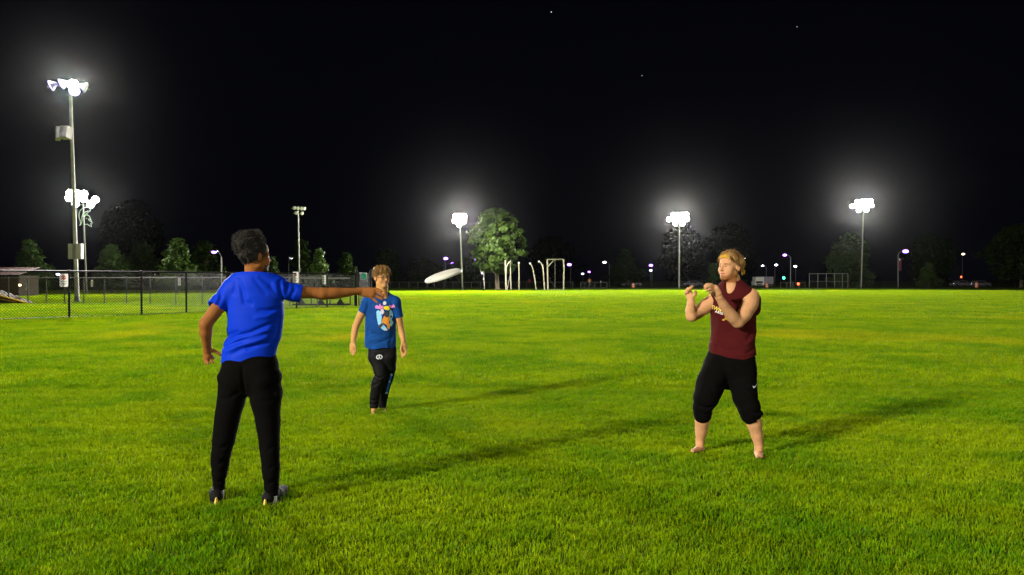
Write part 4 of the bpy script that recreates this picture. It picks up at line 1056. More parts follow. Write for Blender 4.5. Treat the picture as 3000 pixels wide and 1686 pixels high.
def fold_field(pers, X, Z, segs):
    """crease relief from polylines given in photograph pixels: (points, width_px, amp_m)"""
    out = 0
    for pts, wpx, amp in segs:
        best = None
        Q = [pers.P((p[0], p[1])) for p in pts]; L_ = sum(np.linalg.norm(b - a) for a, b in zip(Q[:-1], Q[1:])); run = 0
        for a, b in zip(Q[:-1], Q[1:]):
            ab = np.array([b[0] - a[0], b[2] - a[2]]); l2 = ab @ ab + 1e-9
            t = np.clip(((X - a[0]) * ab[0] + (Z - a[2]) * ab[1]) / l2, 0, 1)
            d = (X - a[0] - ab[0] * t) ** 2 + (Z - a[2] - ab[1] * t) ** 2
            tt = (run + t * math.sqrt(l2)) / L_; run += math.sqrt(l2)
            best = (d, tt) if best is None else (np.minimum(best[0], d), np.where(d < best[0], tt, best[1]))
        wd = wpx * pers.px
        out = out + amp * np.exp(-best[0] / (wd * wd)) * np.sqrt(np.clip(4 * best[1] * (1 - best[1]), 0, 1))
    return out

def decal(pers, name, V2, F, target, frame_c, right, upv, m, parent, lift=.0025):
    """flat print laid onto a garment: V2 in metres in the print's plane, dropped on along the plane's normal."""
    nrm = np.cross(right, upv); bvh = target
    out = []
    for a, b in V2:
        p = frame_c + right * a + upv * b + nrm * .25
        hit = bvh.ray_cast(Vector(p), Vector(-nrm), .6)
        q = np.array(hit[0]) if hit[0] is not None else p - nrm * .25
        out.append(q + nrm * lift)
    mb = MB(); mb.v = [tuple(np.array(q) - np.array(pers.base)) for q in out]; mb.f = F
    return mb.build(name, m, parent, False)
def text2d(txt, size, shear=0.0, sx=1.0):
    cu = bpy.data.curves.new('t', 'FONT'); cu.body = txt; cu.size = size; cu.align_x = 'CENTER'; cu.align_y = 'CENTER'; cu.resolution_u = 2; cu.shear = shear; cu.offset = size * .012
    ob = bpy.data.objects.new('t', cu); COL.objects.link(ob)
    dg = bpy.context.evaluated_depsgraph_get(); me = bpy.data.meshes.new_from_object(ob.evaluated_get(dg))
    v = [(p.co.x * sx, p.co.y) for p in me.vertices]; f = [tuple(p.vertices) for p in me.polygons]
    COL.objects.unlink(ob); bpy.data.objects.remove(ob); bpy.data.meshes.remove(me); return v, f
def bvh_of(V, F): return BVHTree.FromPolygons([tuple(p) for p in V], [tuple(int(i) for i in f) for f in F])

def locks(pers, name, roots, m, parent, n_seg=6, r0=.004, kind=None):
    """tapered hair locks: list of polylines in world space"""
    mb = MB()
    for pts, rr in roots:
        mb.tube(pts, [rr * (1 - .85 * (i / (len(pts) - 1)) ** 1.5) for i in range(len(pts))], 4, cap=False)
    mb.v = [tuple(np.array(v) - np.array(pers.base)) for v in mb.v]
    return mb.build(name, m, parent, True, kind=kind)

def bbox_px(pers, x0, x1, y0, y1, dy0, dy1):
    a = pers.P((x0, y1)); b = pers.P((x1, y0)); return (min(a[0], b[0]), pers.Y + dy0, max(a[2], -.01)), (max(a[0], b[0]), pers.Y + dy1, b[2])

# ------------------------------------------------------------------ the thrower, seen from behind
A = Person('player in a plain blue shirt and black trousers, seen from behind, arm outstretched after throwing', 4.97, 735)
A.head_frame(748, 753, (.66, .75), .93, -.01)
# hair: short tapered sides, high rounded top
M_HAIRA = mat('black_curly_hair', (0.020, 0.016, 0.012), .85, .15, 0, .35, 60, .9, 160, sheen=.1)
V = Vol(A.hc - .24, A.hc + .27, .0042)
V.ell(A.H(-.044, .006, .095), [.102 * .915, .092 * .915, .100 * .915], A.HM, 0, False, 2.6)
V.ell(A.H(-.028, 0, .022), [.090 * .915, .0820 * .915, .090 * .915], A.HM, .04)
X, Yg, Z = V.grid()
V.D = V.D + (.0055 * snoise(X, Yg, Z, 130, 5) + .005 * snoise(X, Yg, Z, 60, 6) + .0025 * snoise(X, Yg, Z, 330, 8)).astype(np.float32)
fx = ((X - A.hc[0]) * A.F[0] + (Yg - A.hc[1]) * A.F[1] + (Z - A.hc[2]) * A.F[2]) / A.hs; ux = (Z - A.hc[2]) / A.hs
lx = ((X - A.hc[0]) * A.L[0] + (Yg - A.hc[1]) * A.L[1]) / A.hs
V.D = np.maximum(V.D, (fx - .075 + .0 * ux) * .9 + 0 * lx)                # front hairline
V.D = np.maximum(V.D, -(ux - (-.055 + .95 * np.clip(fx + .075, 0, .10))) + 0 * lx)  # rises over the ear
V.D = np.maximum(V.D, ux - (.186 + .16 * (X - A.hc[0]) / A.hs) + .5 * np.clip(-(X - A.hc[0]) / A.hs - .10, 0, 1))
Vh, Fh = V.mesh(); hair = A.link('hair', Vh, Fh, M_HAIRA)
r = np.random.default_rng(3); rt = []
ids = r.choice(len(Vh), 2600)
for i in ids:
    p = Vh[i]; d = p - (A.hc + A.U * .05 + A.F * -.02); d /= np.linalg.norm(d); d = d + r.normal(size=3) * .5; d /= np.linalg.norm(d)
    e = r.normal(size=3); e -= d * (e @ d); e /= np.linalg.norm(e); ln = .007 + .009 * r.random()
    if A.hl(p[None])[2][0] < .02: ln *= .35
    rt.append(([p, p + d * ln * .5 + e * ln * .25, p + d * ln * .8 - e * ln * .2, p + d * ln * 1.1 + e * ln * .1], .0016))
locks(A, 'curls', rt, M_HAIRA, hair, kind='stuff')
# shirt
def shirt_A(cap):
    V = Vol(*bbox_px(A, 595, 920, 790, 1085, -.25, .26), .0045)
    T = [(742, 812, .0, 28), (744, 832, .0, 60), (747, 850, 0, 80), (748, 880, 0, 84), (748, 915, 0, 84), (745, 974, 0, 79), (740, 1005, 0, 75), (732, 1030, 0, 78), (727, 1068, 0, 78)]
    A.chain(V, T, .02, (0, 1, 0), .62)
    A.chain(V, [(742, 806, .0, 29), (742, 822, 0, 36)], .03, (0, 1, 0), .9)
    A.chain(V, [(690, 846, 0, 34), (735, 828, 0, 32), (812, 842, 0, 33)], .03)
    A.chain(V, [(682, 852, 0, 34), (652, 880, -.03, 29), (629.5, 903, -.07, 25.5)] + ([] if cap else [(600, 934, -.12, 23)]), .025, cap=cap)
    A.chain(V, [(818, 850, 0, 34), (852, 856, .02, 29), (886, 862, .045, 27)] + ([] if cap else [(940, 872, .09, 27)]), .025, cap=cap)
    X, Yg, Z = V.grid()
    segs = [([(712, 815), (727, 850), (735, 885), (760, 893)], 7, -.012), ([(700, 812), (706, 838), (700, 868)], 6, -.006), ([(770, 812), (800, 832), (826, 868)], 6, -.010),
            ([(757, 812), (777, 840), (795, 865)], 5, -.007), ([(826, 818), (830, 850), (834, 888)], 6, -.012), ([(838, 822), (848, 840), (845, 868)], 5, -.007), ([(858, 830), (866, 850), (850, 880)], 5, -.007),
            ([(770, 908), (800, 909), (826, 902)], 5, -.010), ([(760, 930), (795, 926), (822, 915)], 6, .007),
            ([(664, 1002), (700, 985), (750, 972), (815, 942)], 5.5, -.014), ([(668, 1012), (720, 990), (770, 978), (812, 962)], 5, .011), ([(655, 1020), (700, 1002), (745, 985), (805, 972)], 5, -.013),
            ([(668, 1030), (715, 1010), (760, 1000), (800, 985)], 5, .009), ([(690, 1037), (725, 1020), (765, 1008)], 5, -.010), ([(735, 1020), (770, 1008), (800, 1000)], 5, -.009), ([(664, 985), (690, 978), (720, 968)], 5, -.008),
            ([(660, 905), (668, 930), (666, 960)], 6, -.008), ([(655, 840), (662, 870), (655, 900)], 5, -.008), ([(640, 850), (645, 875), (635, 900)], 5, -.006), ([(818, 915), (812, 960), (800, 1000)], 7, -.008)]
    rel = 1.35 * fold_field(A, X, Z, [(p, max(w * 1.12, 6.2), a) for p, w, a in segs])
    V.D = V.D - (rel + .0025 * snoise(X, Yg, Z, 26, 21)).astype(np.float32)
    if cap:
        a, b = A.P((651, 1066)), A.P((803, 1043)); sl = (b[2] - a[2]) / (b[0] - a[0])
        V.D = np.maximum(V.D, (a[2] + (X - a[0]) * sl - .006 * np.sin((X - a[0]) * 45)) - Z + 0 * Yg)
        V.carve_cone(A.P((743, 760, 0)), 26.5 * A.px, A.P((742, 812, .02)), 26.5 * A.px); V.D = np.maximum(V.D, Z - A.P((742, 799))[2] + .25 * (Yg - A.Y + .06) + 0 * X)
    return V
Vs, Fs = shell(shirt_A(True), shirt_A(False), .017).mesh()
M_BLUE = cloth('royal_blue_jersey', (.0006, .028, .44), .6, .08, .0, .08, .04)
sh = A.link('t_shirt', Vs, Fs, M_BLUE)
# trousers
def pants_A(cap):
    V = Vol(*bbox_px(A, 605, 845, 1020, 1468, -.24, .26), .006)
    for a, b in ((((728, 1048, 0, 66)), (731, 1070, 0, 80)), ((731, 1068, 0, 80), (732, 1078, 0, 82))): V.cone(A.P(a), a[3] * A.px, A.P(b), b[3] * A.px, .03, (0, 1, 0), .62)
    A.chain(V, [(697, 1085, -.03, 40), (693, 1108, -.03, 42)], .03); A.chain(V, [(765, 1085, -.03, 42), (774, 1108, -.03, 43)], .03)
    A.chain(V, [(688, 1110, 0, 44), (677, 1173, 0, 39.5), (668, 1210, 0, 37), (656, 1287, .01, 33), (648, 1325, .01, 28), (645, 1350, .01, 26), (643, 1385, .01, 21.5), (642, 1412, .02, 18), (642, 1438, .02, 16)] + ([] if cap else [(642, 1480, .03, 16)]), .02, cap=cap)
    A.chain(V, [(777, 1110, 0, 45), (779, 1168, 0, 44), (784, 1224, 0, 36.5), (789, 1293, -.01, 30), (792, 1362, -.02, 26), (795, 1425, -.03, 21.5), (795.5, 1456, -.04, 19.5)] + ([] if cap else [(796, 1500, -.04, 19)]), .02, cap=cap)
    V.ell(A.P((816, 1104, -.02)), [.018, .05, .035], None, .02); V.ell(A.P((648, 1106, -.02)), [.015, .05, .03], None, .02); V.ell(A.P((817, 1152, -.01)), [.018, .05, .04], None, .025)
    X, Yg, Z = V.grid()
    segs = [([(729, 1060), (729, 1110), (728, 1150)], 5, -.012), ([(715, 1140), (690, 1160), (660, 1165)], 6, -.008), ([(745, 1150), (780, 1170), (810, 1170)], 6, -.008), ([(630, 1300), (655, 1310), (680, 1295)], 6, -.008),
            ([(625, 1350), (645, 1358), (668, 1345)], 5, -.007), ([(770, 1300), (795, 1312), (815, 1300)], 6, -.008), ([(772, 1360), (795, 1368), (815, 1356)], 5, -.007), ([(774, 1405), (795, 1411), (815, 1402)], 4, -.007), ([(626, 1405), (642, 1411), (660, 1404)], 4, -.007),
            ([(622, 1330), (650, 1338), (672, 1330)], 5, .006), ([(776, 1390), (795, 1395), (815, 1388)], 5, .006), ([(626, 1426), (642, 1427), (660, 1426)], 2.5, -.006), ([(774, 1434), (795, 1435), (816, 1434)], 2.5, -.006)]
    V.D = V.D - (fold_field(A, X, Z, segs) + .002 * snoise(X, Yg, Z, 30, 31)).astype(np.float32)
    return V
Vs, Fs = shell(pants_A(True), pants_A(False), .017).mesh()
M_BLACKC = cloth('black_fleece', (.0022, .0019, .0016), .95, .3, 0, .06, .12)
A.link('trousers', Vs, Fs, M_BLACKC)

V = Vol(*bbox_px(A, 575, 1140, 660, 1490, -.36, .42), .005)
A.chain(V, [(745, 850, 0, 44), (745, 900, 0, 55), (738, 1000, 0, 52), (730, 1070, 0, 58)], .05, (0, 1, 0), .6)
A.chain(V, [(700, 1100, 0, 36), (664, 1240, .01, 27), (650, 1310, .01, 20), (644, 1370, .01, 17), (642, 1440, .03, 10.5), (640, 1462, .03, 10)], .02)
A.chain(V, [(765, 1100, 0, 36), (783, 1240, -.01, 27), (789, 1310, -.01, 20), (793, 1380, -.03, 17), (796, 1452, -.04, 10.5), (797, 1472, -.04, 10)], .02)
clamp_under(V)
A.head(V, jaw=1.02)
A.chain(V, [(742, 835, 0, 27), (742, 800, -.005, 24.5), (745, 770, -.01, 27)], .025)
A.chain(V, [(692, 850, 0, 22), (745, 843, 0, 26), (810, 850, 0, 22)], .03)
# left arm: elbow back, hand at the hip
A.chain(V, [(676, 856, 0, 22), (637, 904, -.065, 20), (604, 948, -.10, 18.5)], .02)
A.chain(V, [(604, 948, -.10, 18), (603, 972, -.08, 18), (605, 1000, -.045, 14), (608, 1024, -.01, 11.5)], .015)
A.chain(V, [(608, 1024, -.01, 11.5), (607, 1036, .0, 12.5), (606, 1044, .0, 11)], .012, (0, 1, 0), .62)
for f_ in ([(600, 1043, 0, 4.4), (600, 1055, .0, 4.2), (605, 1066, -.005, 3.8)], [(605, 1045, .0, 4.4), (607, 1058, .0, 4.2), (611, 1067, -.01, 3.7)],
           [(611, 1043, .005, 4.4), (617, 1054, .01, 4.2), (624, 1063, .0, 3.7)], [(615, 1039, .01, 4.3), (622, 1043, .02, 4.0), (626, 1050, .02, 3.6)],
           [(611, 1026, .0, 7.5), (622, 1027, .0, 5.8), (634, 1032, .005, 5.0), (646, 1040, .01, 4.2)]):
    A.chain(V, f_, .006)
# right arm reaching out
A.chain(V, [(822, 853, 0, 22), (880, 857, .04, 19), (915, 858.5, .07, 16.5), (946, 861, .09, 17)], .02)
A.chain(V, [(946, 861, .09, 17), (975, 860, .115, 17.8), (1010, 858, .15, 14.5), (1042, 854.5, .18, 10.8), (1052, 854, .19, 10.8)], .015)
A.chain(V, [(1052, 854, .19, 11), (1066, 856, .195, 14.5), (1086, 859, .20, 15.5)], .012, (.1, 1, 0), .5)
for f_ in ([(1084, 848, .20, 5.0), (1102, 847, .205, 4.6), (1118, 854, .20, 3.8)], [(1087, 853, .20, 5.0), (1106, 857, .205, 4.6), (1123, 867, .20, 3.8)],
           [(1087, 861, .20, 5.0), (1104, 869, .205, 4.6), (1120, 877, .20, 3.8)], [(1083, 868, .20, 4.8), (1095, 877, .205, 4.3), (1106, 887, .20, 3.6)],
           [(1060, 852, .215, 7), (1078, 846, .25, 5.5), (1096, 848, .265, 4.4)]):
    A.chain(V, f_, .006)
A.chain(V, [(640, 1464, .02, 9.5), (640, 1452, .17, 9)], .02); A.chain(V, [(797, 1475, -.04, 9.5), (822, 1473, .06, 9)], .02)
Vb, Fb = V.mesh()
SK_A = (.25, .090, .020)
Cb = A.face_colour(Vb, SK_A, (.14, .05, .04), (.012, .008, .006), beard=(.015, .010, .008), beard_fn=lambda f, l, u: ((u < -.062) & (f > .02) & (u > -.13)) * np.clip((f - .02) / .03, 0, 1) * .95)
f, l, u = A.hl(Vb)
fade = np.clip((u - (-.055 + .35 * np.clip(f, -.2, .2) + .25 * np.clip(f - .02, 0, 1))) / .05, 0, 1) * (u > -.075) * (f < .062) * (np.abs(l) < .0795)
Cb = Cb * (1 - .85 * fade[:, None]) + np.array((.012, .009, .007)) * .85 * fade[:, None]
body = A.link('body', Vb, Fb, M_SKIN); vcol(body, Cb)
# socks and shoes
M_SOCK = cloth('white_sock', (.50, .49, .46), .9, .4); M_SHOE = mat('black_shoe_mesh', (.007, .0065, .006), .8, .12, 0, .2, 30, .4, 120)
M_YELLOW = mat('yellow_shoe_trim', (.62, .42, .02), .5, .4, 0, .1)
M_SOLE = mat('dark_sole', (.02, .018, .012), .7, .2, 0, .2, 20)
def shoe(P_, heel, toe, yel, sock_pts):
    V = Vol(np.minimum(P_.P(heel), P_.P(toe)) - .11, np.maximum(P_.P(heel), P_.P(toe)) + .14, .005)
    h, t = P_.P(heel), P_.P(toe); h[2] = t[2] = .045; d = (t - h) / np.linalg.norm(t - h)
    V.cone(h + d * .01, .043, h + d * .12, .044, .02); V.cone(h + d * .12, .044, h + d * .24, .036, .02, (0, 0, 1), .75); V.cone(h + d * .015 + np.array((0, 0, .015)), .038, h + d * .07 + np.array((0, 0, .022)), .036, .02)
    X, Yg, Z = V.grid(); V.D = np.maximum(V.D, .004 - Z + 0 * X + 0 * Yg)
    v, f = V.mesh(); s = P_.link('shoe', v, f, M_SHOE)
    sd = np.array((-d[1], d[0], 0)); b = np.array(P_.base)
    mb = MB()
    prof = [(-.040, -.018), (-.030, -.034), (0.05, -.040), (.14, -.045), (.22, -.040), (.268, -.018), (.268, .018), (.22, .040), (.14, .045), (.05, .040), (-.030, .034), (-.040, .018)]
    n = len(prof); mb.v = [tuple(h + d * a + sd * c + np.array((0, 0, z - h[2])) - b) for z in (.002, .026) for a, c in prof]
    mb.f = [tuple(reversed(range(n))), tuple(range(n, 2 * n))] + [(k, (k + 1) % n, n + (k + 1) % n, n + k) for k in range(n)]
    mb.build('sole', yel, s, False)
    mb = MB(); c0 = h - d * .038
    mb.tube([c0 + np.array((0, 0, z)) - b - d * .004 for z in (-.034, -.016, -.002, .010)], [.018, .013, .010, .006], 6)
    mb.build('heel_tab', M_YELLOW, s)
    P_.chain_obj('sock', sock_pts, M_SOCK)
def chain_obj(s, name, pts, m, h=.005):
    Q = [s.P(p) for p in pts]; V = Vol(np.min(Q, 0) - .1, np.max(Q, 0) + .1, h); s.chain(V, pts, .01); v, f = V.mesh(); return s.link(name, v, f, m)
Person.chain_obj = chain_obj
shoe(A, (634, 1462, -.02), (636, 1455, .24), M_SOLE, [(642, 1428, .03, 13.5), (642, 1456, .03, 13)])
shoe(A, (785, 1473, -.06), (822, 1468, .14), M_SOLE, [(797, 1446, -.04, 14.5), (797, 1470, -.04, 14)])

# ------------------------------------------------------------------ the boy with glasses
B = Person('smiling boy in a blue printed t-shirt, black trousers and glasses, walking barefoot', 8.33, 1115)
B.head_frame(1118.5, 814.5, (.62, -.78), .94, 0)
M_HAIRB = mat('brown_wavy_hair', (.19, .100, .026), .6, .2, 0, .5, 50, .5, 120, sheen=.0)
V = Vol(B.hc - .2, B.hc + .22, .0045); h = B.hs
V.ell(B.H(-.012, 0, .048), [.108 * h, .094 * h, .096 * h], B.HM, 0); V.ell(B.H(.055, .0, .088), [.046 * h, .068 * h, .034 * h], B.HM, .02); V.ell(B.H(-.02, 0, .085), [.085 * h, .088 * h, .062 * h], B.HM, .02)
X, Yg, Z = V.grid(); q = [X - B.hc[0], Yg - B.hc[1], Z - B.hc[2]]
fx, lx, ux = [(q[0] * e[0] + q[1] * e[1] + q[2] * e[2]) / h for e in (B.F, B.L, B.U)]
V.D = V.D + (.006 * snoise(X, Yg, Z, 90, 15) + .003 * snoise(X, Yg, Z, 200, 16)).astype(np.float32)
hl_ = np.where(fx > .045, .042 + .012 * np.sin(lx * 140), np.where(fx > -.03, .012 + .4 * np.clip(fx - .01, 0, 1), -.05 + .4 * np.clip(fx + .09, 0, 1)))
V.D = np.maximum(V.D, (hl_ - ux) * .8); Vh, Fh = V.mesh(); hair = B.link('hair', Vh, Fh, M_HAIRB)
def lock_set(P_, n, seed, part_l, out=1.0, fl=.03, ln0=.05, ln1=.05, rr=.0042, lift=.010):
    r = np.random.default_rng(seed); rt = []
    for _ in range(n):
        th = r.random() * 2 * math.pi; uu = .06 + .075 * r.random()
        f0 = -.01 + .085 * math.cos(th) * math.sqrt(max(.05, 1 - ((uu - .05) / .1) ** 2)); l0 = .078 * math.sin(th) * math.sqrt(max(.05, 1 - ((uu - .05) / .1) ** 2))
        d = np.array([f0 + .01, l0 - part_l, 0.0]); d /= np.linalg.norm(d) + 1e-6
        ln = ln0 + ln1 * r.random(); wob = r.normal(0, .008, 3); pts = []
        for i in range(6):
            t = i / 5; q = np.array([f0, l0, uu]) + d * ln * t * .75 + np.array([0, 0, -ln * t * t * .75 + lift * math.sin(t * 3)]) + wob * math.sin(t * 5)
            # keep outside the skull
            e = np.array([(q[0] + .012) / .112, q[1] / .096, (q[2] - .045) / .104]); m_ = np.linalg.norm(e)
            if m_ < 1.0: q = np.array([-.012, 0, .045]) + (q - np.array([-.012, 0, .045])) / m_
            pts.append(P_.H(*q))
        rt.append((pts, rr * (.6 + .8 * r.random())))
    return rt
locks(B, 'hair_locks', lock_set(B, 260, 4, 0, ln0=.03, ln1=.035, rr=.0055, lift=.014), M_HAIRB, hair, kind='stuff')
# glasses
M_FRAME = mat('dark_glasses_frame', (.02, .012, .010), .3, .5, 0, 0)
gl = None; mb = MB(); b_ = np.array(B.base)
def ringpts(lc):
    return [B.H(.108 - .35 * max(0, abs(lc + .021 * math.cos(a)) - .02) , lc + .0215 * math.cos(a), -.002 + .0185 * math.sin(a)) - b_ for a in np.linspace(0, 2 * math.pi, 19)]
for lc in (-.033, .033): mb.tube(ringpts(lc), .0022, 5, cap=False)
mb.tube([B.H(.110, -.011, .002) - b_, B.H(.113, 0, .006) - b_, B.H(.110, .011, .002) - b_], .002, 5)
for sg in (1, -1): mb.tube([B.H(.096, .054 * sg, .005) - b_, B.H(.05, .078 * sg, .006) - b_, B.H(-.01, .083 * sg, .008) - b_], .0022, 5)
gl = mb.build('glasses_frame', M_FRAME, B.root)
M_LENSG = bpy.data.materials.new('clear_lens'); M_LENSG.use_nodes = True; nt = M_LENSG.node_tree
tb_n = nt.nodes.new('ShaderNodeBsdfTransparent'); gb_n = nt.nodes.new('ShaderNodeBsdfGlossy'); gb_n.inputs['Roughness'].default_value = .05; mx_n = nt.nodes.new('ShaderNodeMixShader'); mx_n.inputs[0].default_value = .07
nt.links.new(tb_n.outputs[0], mx_n.inputs[1]); nt.links.new(gb_n.outputs[0], mx_n.inputs[2]); nt.links.new(mx_n.outputs[0], nt.nodes['Material Output'].inputs['Surface'])
for lc in (-.033, .033): MB().poly(ringpts(lc)[:-1]).build('lens', M_LENSG, gl, False)
def shirt_B(cap):
    V = Vol(*bbox_px(B, 1040, 1192, 845, 1030, -.2, .22), .0055)
    T = [(1119, 872, .0, 22), (1118, 884, .0, 37), (1117, 905, 0, 44), (1115, 940, 0, 45), (1115, 980, 0, 45.5), (1115, 1030, 0, 46)]
    B.chain(V, T, .02, (0, 1, 0), .64)
    B.chain(V, [(1085, 887, 0, 18), (1120, 876, 0, 18), (1150, 884, 0, 18)], .03)
    B.chain(V, [(1120, 858, .03, 19), (1120, 874, .01, 24)], .02)
    B.chain(V, [(1077, 888, 0, 18), (1070, 903, 0, 15.5), (1063, 917, .0, 15)] + ([] if cap else [(1050, 942, 0, 15)]), .02, cap=cap)
    B.chain(V, [(1157, 888, 0, 18), (1164, 910, 0, 14.5), (1169, 932, .0, 13)] + ([] if cap else [(1176, 964, 0, 13)]), .02, cap=cap)
    X, Yg, Z = V.grid()
    segs = [([(1075, 985), (1100, 975), (1130, 982)], 4, -.010), ([(1080, 1000), (1110, 990), (1145, 1000)], 4, .008), ([(1100, 1008), (1130, 996), (1155, 985)], 4, -.010), ([(1078, 925), (1084, 960), (1080, 1000)], 4, -.009), ([(1150, 930), (1152, 970), (1146, 1010)], 4, -.009),
            ([(1085, 870), (1080, 890), (1082, 915)], 4, -.008), ([(1068, 885), (1066, 900), (1060, 912)], 3.5, -.006), ([(1150, 880), (1152, 905), (1150, 925)], 3.5, -.008), ([(1135, 1000), (1140, 1012), (1138, 1024)], 4, .010), ([(1090, 1003), (1095, 1012), (1094, 1022)], 4, -.008)]
    V.D = V.D - (fold_field(B, X, Z, segs) + .003 * snoise(X, Yg, Z, 24, 41)).astype(np.float32)
    if cap:
        z0 = B.P((1115, 1020))[2]; V.D = np.maximum(V.D, z0 + .008 * np.sin((X - B.base[0]) * 24) - Z + 0 * Yg)
        V.carve_cone(B.P((1119, 830, .01)), 17.5 * B.px, B.P((1124, 862, -.02)), 17.5 * B.px); V.carve_cone(B.P((1124, 862, -.02)), 17.5 * B.px, B.P((1128, 865, -.12)), 9 * B.px)
    return V
Vs, Fs = shell(shirt_B(True), shirt_B(False), .017).mesh()
M_TEE = cloth('washed_blue_cotton', (.003, .045, .19), .85, .25, .0, .15, .35)
sh = B.link('t_shirt', Vs, Fs, M_TEE); bv = bvh_of(Vs, Fs)
# abstract multicoloured print on the chest
right = np.array((1.0, 0, 0)); upv = np.array((0, 0, 1.0))
def blob(cx, cy, pts): return [((x - 1135) * B.px, (925 - y) * B.px) for x, y in pts]
def pr(name, pts, col, lift):
    pts = list(pts); v = blob(0, 0, pts)
    cen = tuple(np.mean(v, 0)); V2 = v + [cen]; n = len(v); Fq = [(k, (k + 1) % n, n) for k in range(n)]
    # finer so that it follows the folds
    decal(B, name, V2, Fq, bv, B.P((1135, 925)), right, upv, mat('print_' + name, col, .7, .2, 0, .15, 40), sh, lift)
def wav(x0, y0, x1, y1, w0, seed, n=7):
    r = np.random.default_rng(seed); t = np.linspace(0, 1, n); a = [(x0 + (x1 - x0) * k + r.normal(0, 1), y0 + (y1 - y0) * k - w0 * (1 - abs(2 * k - 1)) - 1 + r.normal(0, .8)) for k in t]
    return a + [(x, y + w0 * 2 * (1 - abs(2 * k - 1)) + 2) for (x, y), k in zip(reversed(a), t)]
pr('pale_blue_swirl', [(1108, 912), (1114, 908), (1122, 915), (1124, 930), (1122, 945), (1128, 958), (1138, 962), (1128, 966), (1119, 958), (1113, 948), (1109, 930)], (.25, .55, .75), .003)
pr('pale_blue_wave', [(1146, 905), (1152, 912), (1154, 925), (1150, 938), (1155, 945), (1150, 955), (1143, 958), (1146, 945), (1144, 925)], (.30, .62, .72), .003)
pr('orange_shape', [(1130, 925), (1142, 924), (1146, 932), (1143, 944), (1147, 952), (1145, 962), (1141, 964), (1138, 952), (1130, 946), (1123, 944), (1126, 934)], (.75, .28, .03), .0045)
pr('charcoal_shape', [(1131, 916), (1143, 913), (1145, 925), (1138, 930), (1132, 926)], (.05, .045, .05), .006)
pr('charcoal_patch', [(1117, 950), (1124, 945), (1127, 951), (1120, 959), (1114, 957)], (.06, .04, .04), .006)
pr('yellow_patch', [(1129, 899), (1135, 896), (1143, 897), (1146, 904), (1142, 909), (1134, 907), (1129, 904)], (.80, .62, .01), .006)
pr('pink_streak', [(1104, 897), (1109, 893), (1115, 897), (1118, 888), (1122, 897), (1128, 895), (1128, 903), (1119, 905), (1110, 904), (1105, 903)], (.62, .20, .45), .0045)
pr('pink_flash', [(1144, 893), (1150, 896), (1157, 891), (1161, 902), (1156, 900), (1150, 903), (1146, 900)], (.62, .22, .50), .0045)
pr('pale_disc', [(1127 + 4.2 + 5 * math.cos(a), 888 + 5.5 * math.sin(a)) for a in np.linspace(0, 5.8, 10)], (.62, .62, .66), .005)
pr('pale_patch', [(1121, 906), (1128, 905), (1131, 914), (1126, 921), (1119, 915)], (.62, .52, .60), .006)
pr('pale_bar', [(1130, 963), (1139, 963), (1139, 967.5), (1130, 967.5)], (.60, .50, .48), .005)
def pants_B(cap):
    V = Vol(*bbox_px(B, 1068, 1175, 1000, 1206, -.22, .32), .006)
    B.chain(V, [(1119, 1008, 0, 40), (1120, 1028, 0, 42)], .03, (0, 1, 0), .6)
    B.chain(V, [(1104, 1045, -.01, 26), (1113, 1075, -.04, 21), (1115, 1100, -.07, 18.5), (1105, 1124, -.05, 18), (1099, 1160, -.02, 15.5), (1097, 1180, .0, 14.5), (1096, 1197, .0, 12.5)] + ([] if cap else [(1095, 1230, .0, 12)]), .015, cap=cap)
    B.chain(V, [(1138, 1045, .0, 25), (1141, 1075, .02, 20), (1139, 1100, .05, 16.5), (1132, 1124, .09, 15), (1124, 1160, .15, 13.5), (1121, 1180, .19, 13), (1120, 1196, .20, 11.5)] + ([] if cap else [(1119, 1230, .22, 11)]), .012, cap=cap)
    X, Yg, Z = V.grid()
    segs = [([(1098, 1095), (1115, 1104), (1132, 1098)], 4, -.010), ([(1096, 1106), (1112, 1112), (1126, 1120)], 4, -.008), ([(1090, 1130), (1104, 1124), (1118, 1115)], 3.5, -.008), ([(1084, 1168), (1097, 1172), (1110, 1166)], 3.5, -.008), ([(1084, 1180), (1097, 1185), (1110, 1180)], 3, -.007), ([(1112, 1178), (1122, 1182), (1130, 1176)], 3, -.007), ([(1100, 1060), (1108, 1085), (1118, 1092)], 4, .006)]
    V.D = V.D - (fold_field(B, X, Z, segs) + .002 * snoise(X, Yg, Z, 34, 51)).astype(np.float32)
    return V
Vs, Fs = shell(pants_B(True), pants_B(False), .017).mesh()
M_TRACK = cloth('black_track_trousers', (.0040, .0038, .0038), .65, .15, 0, .12, .1)
pt = B.link('trousers', Vs, Fs, M_TRACK); bv = bvh_of(Vs, Fs)
M_LOGO = mat('white_logo', (.75, .74, .76), .6, .3, 0, 0); M_LOGOB = mat('blue_lettering', (.012, .10, .42), .6, .3, 0, .1)
ring = [(math.cos(a), math.sin(a)) for a in np.linspace(.5, 2 * math.pi - .5 + math.pi * 0, 20)]
rv = [(x * .034, y * .026) for x, y in ring] + [(x * .025, y * .018) for x, y in ring]; n = len(ring)
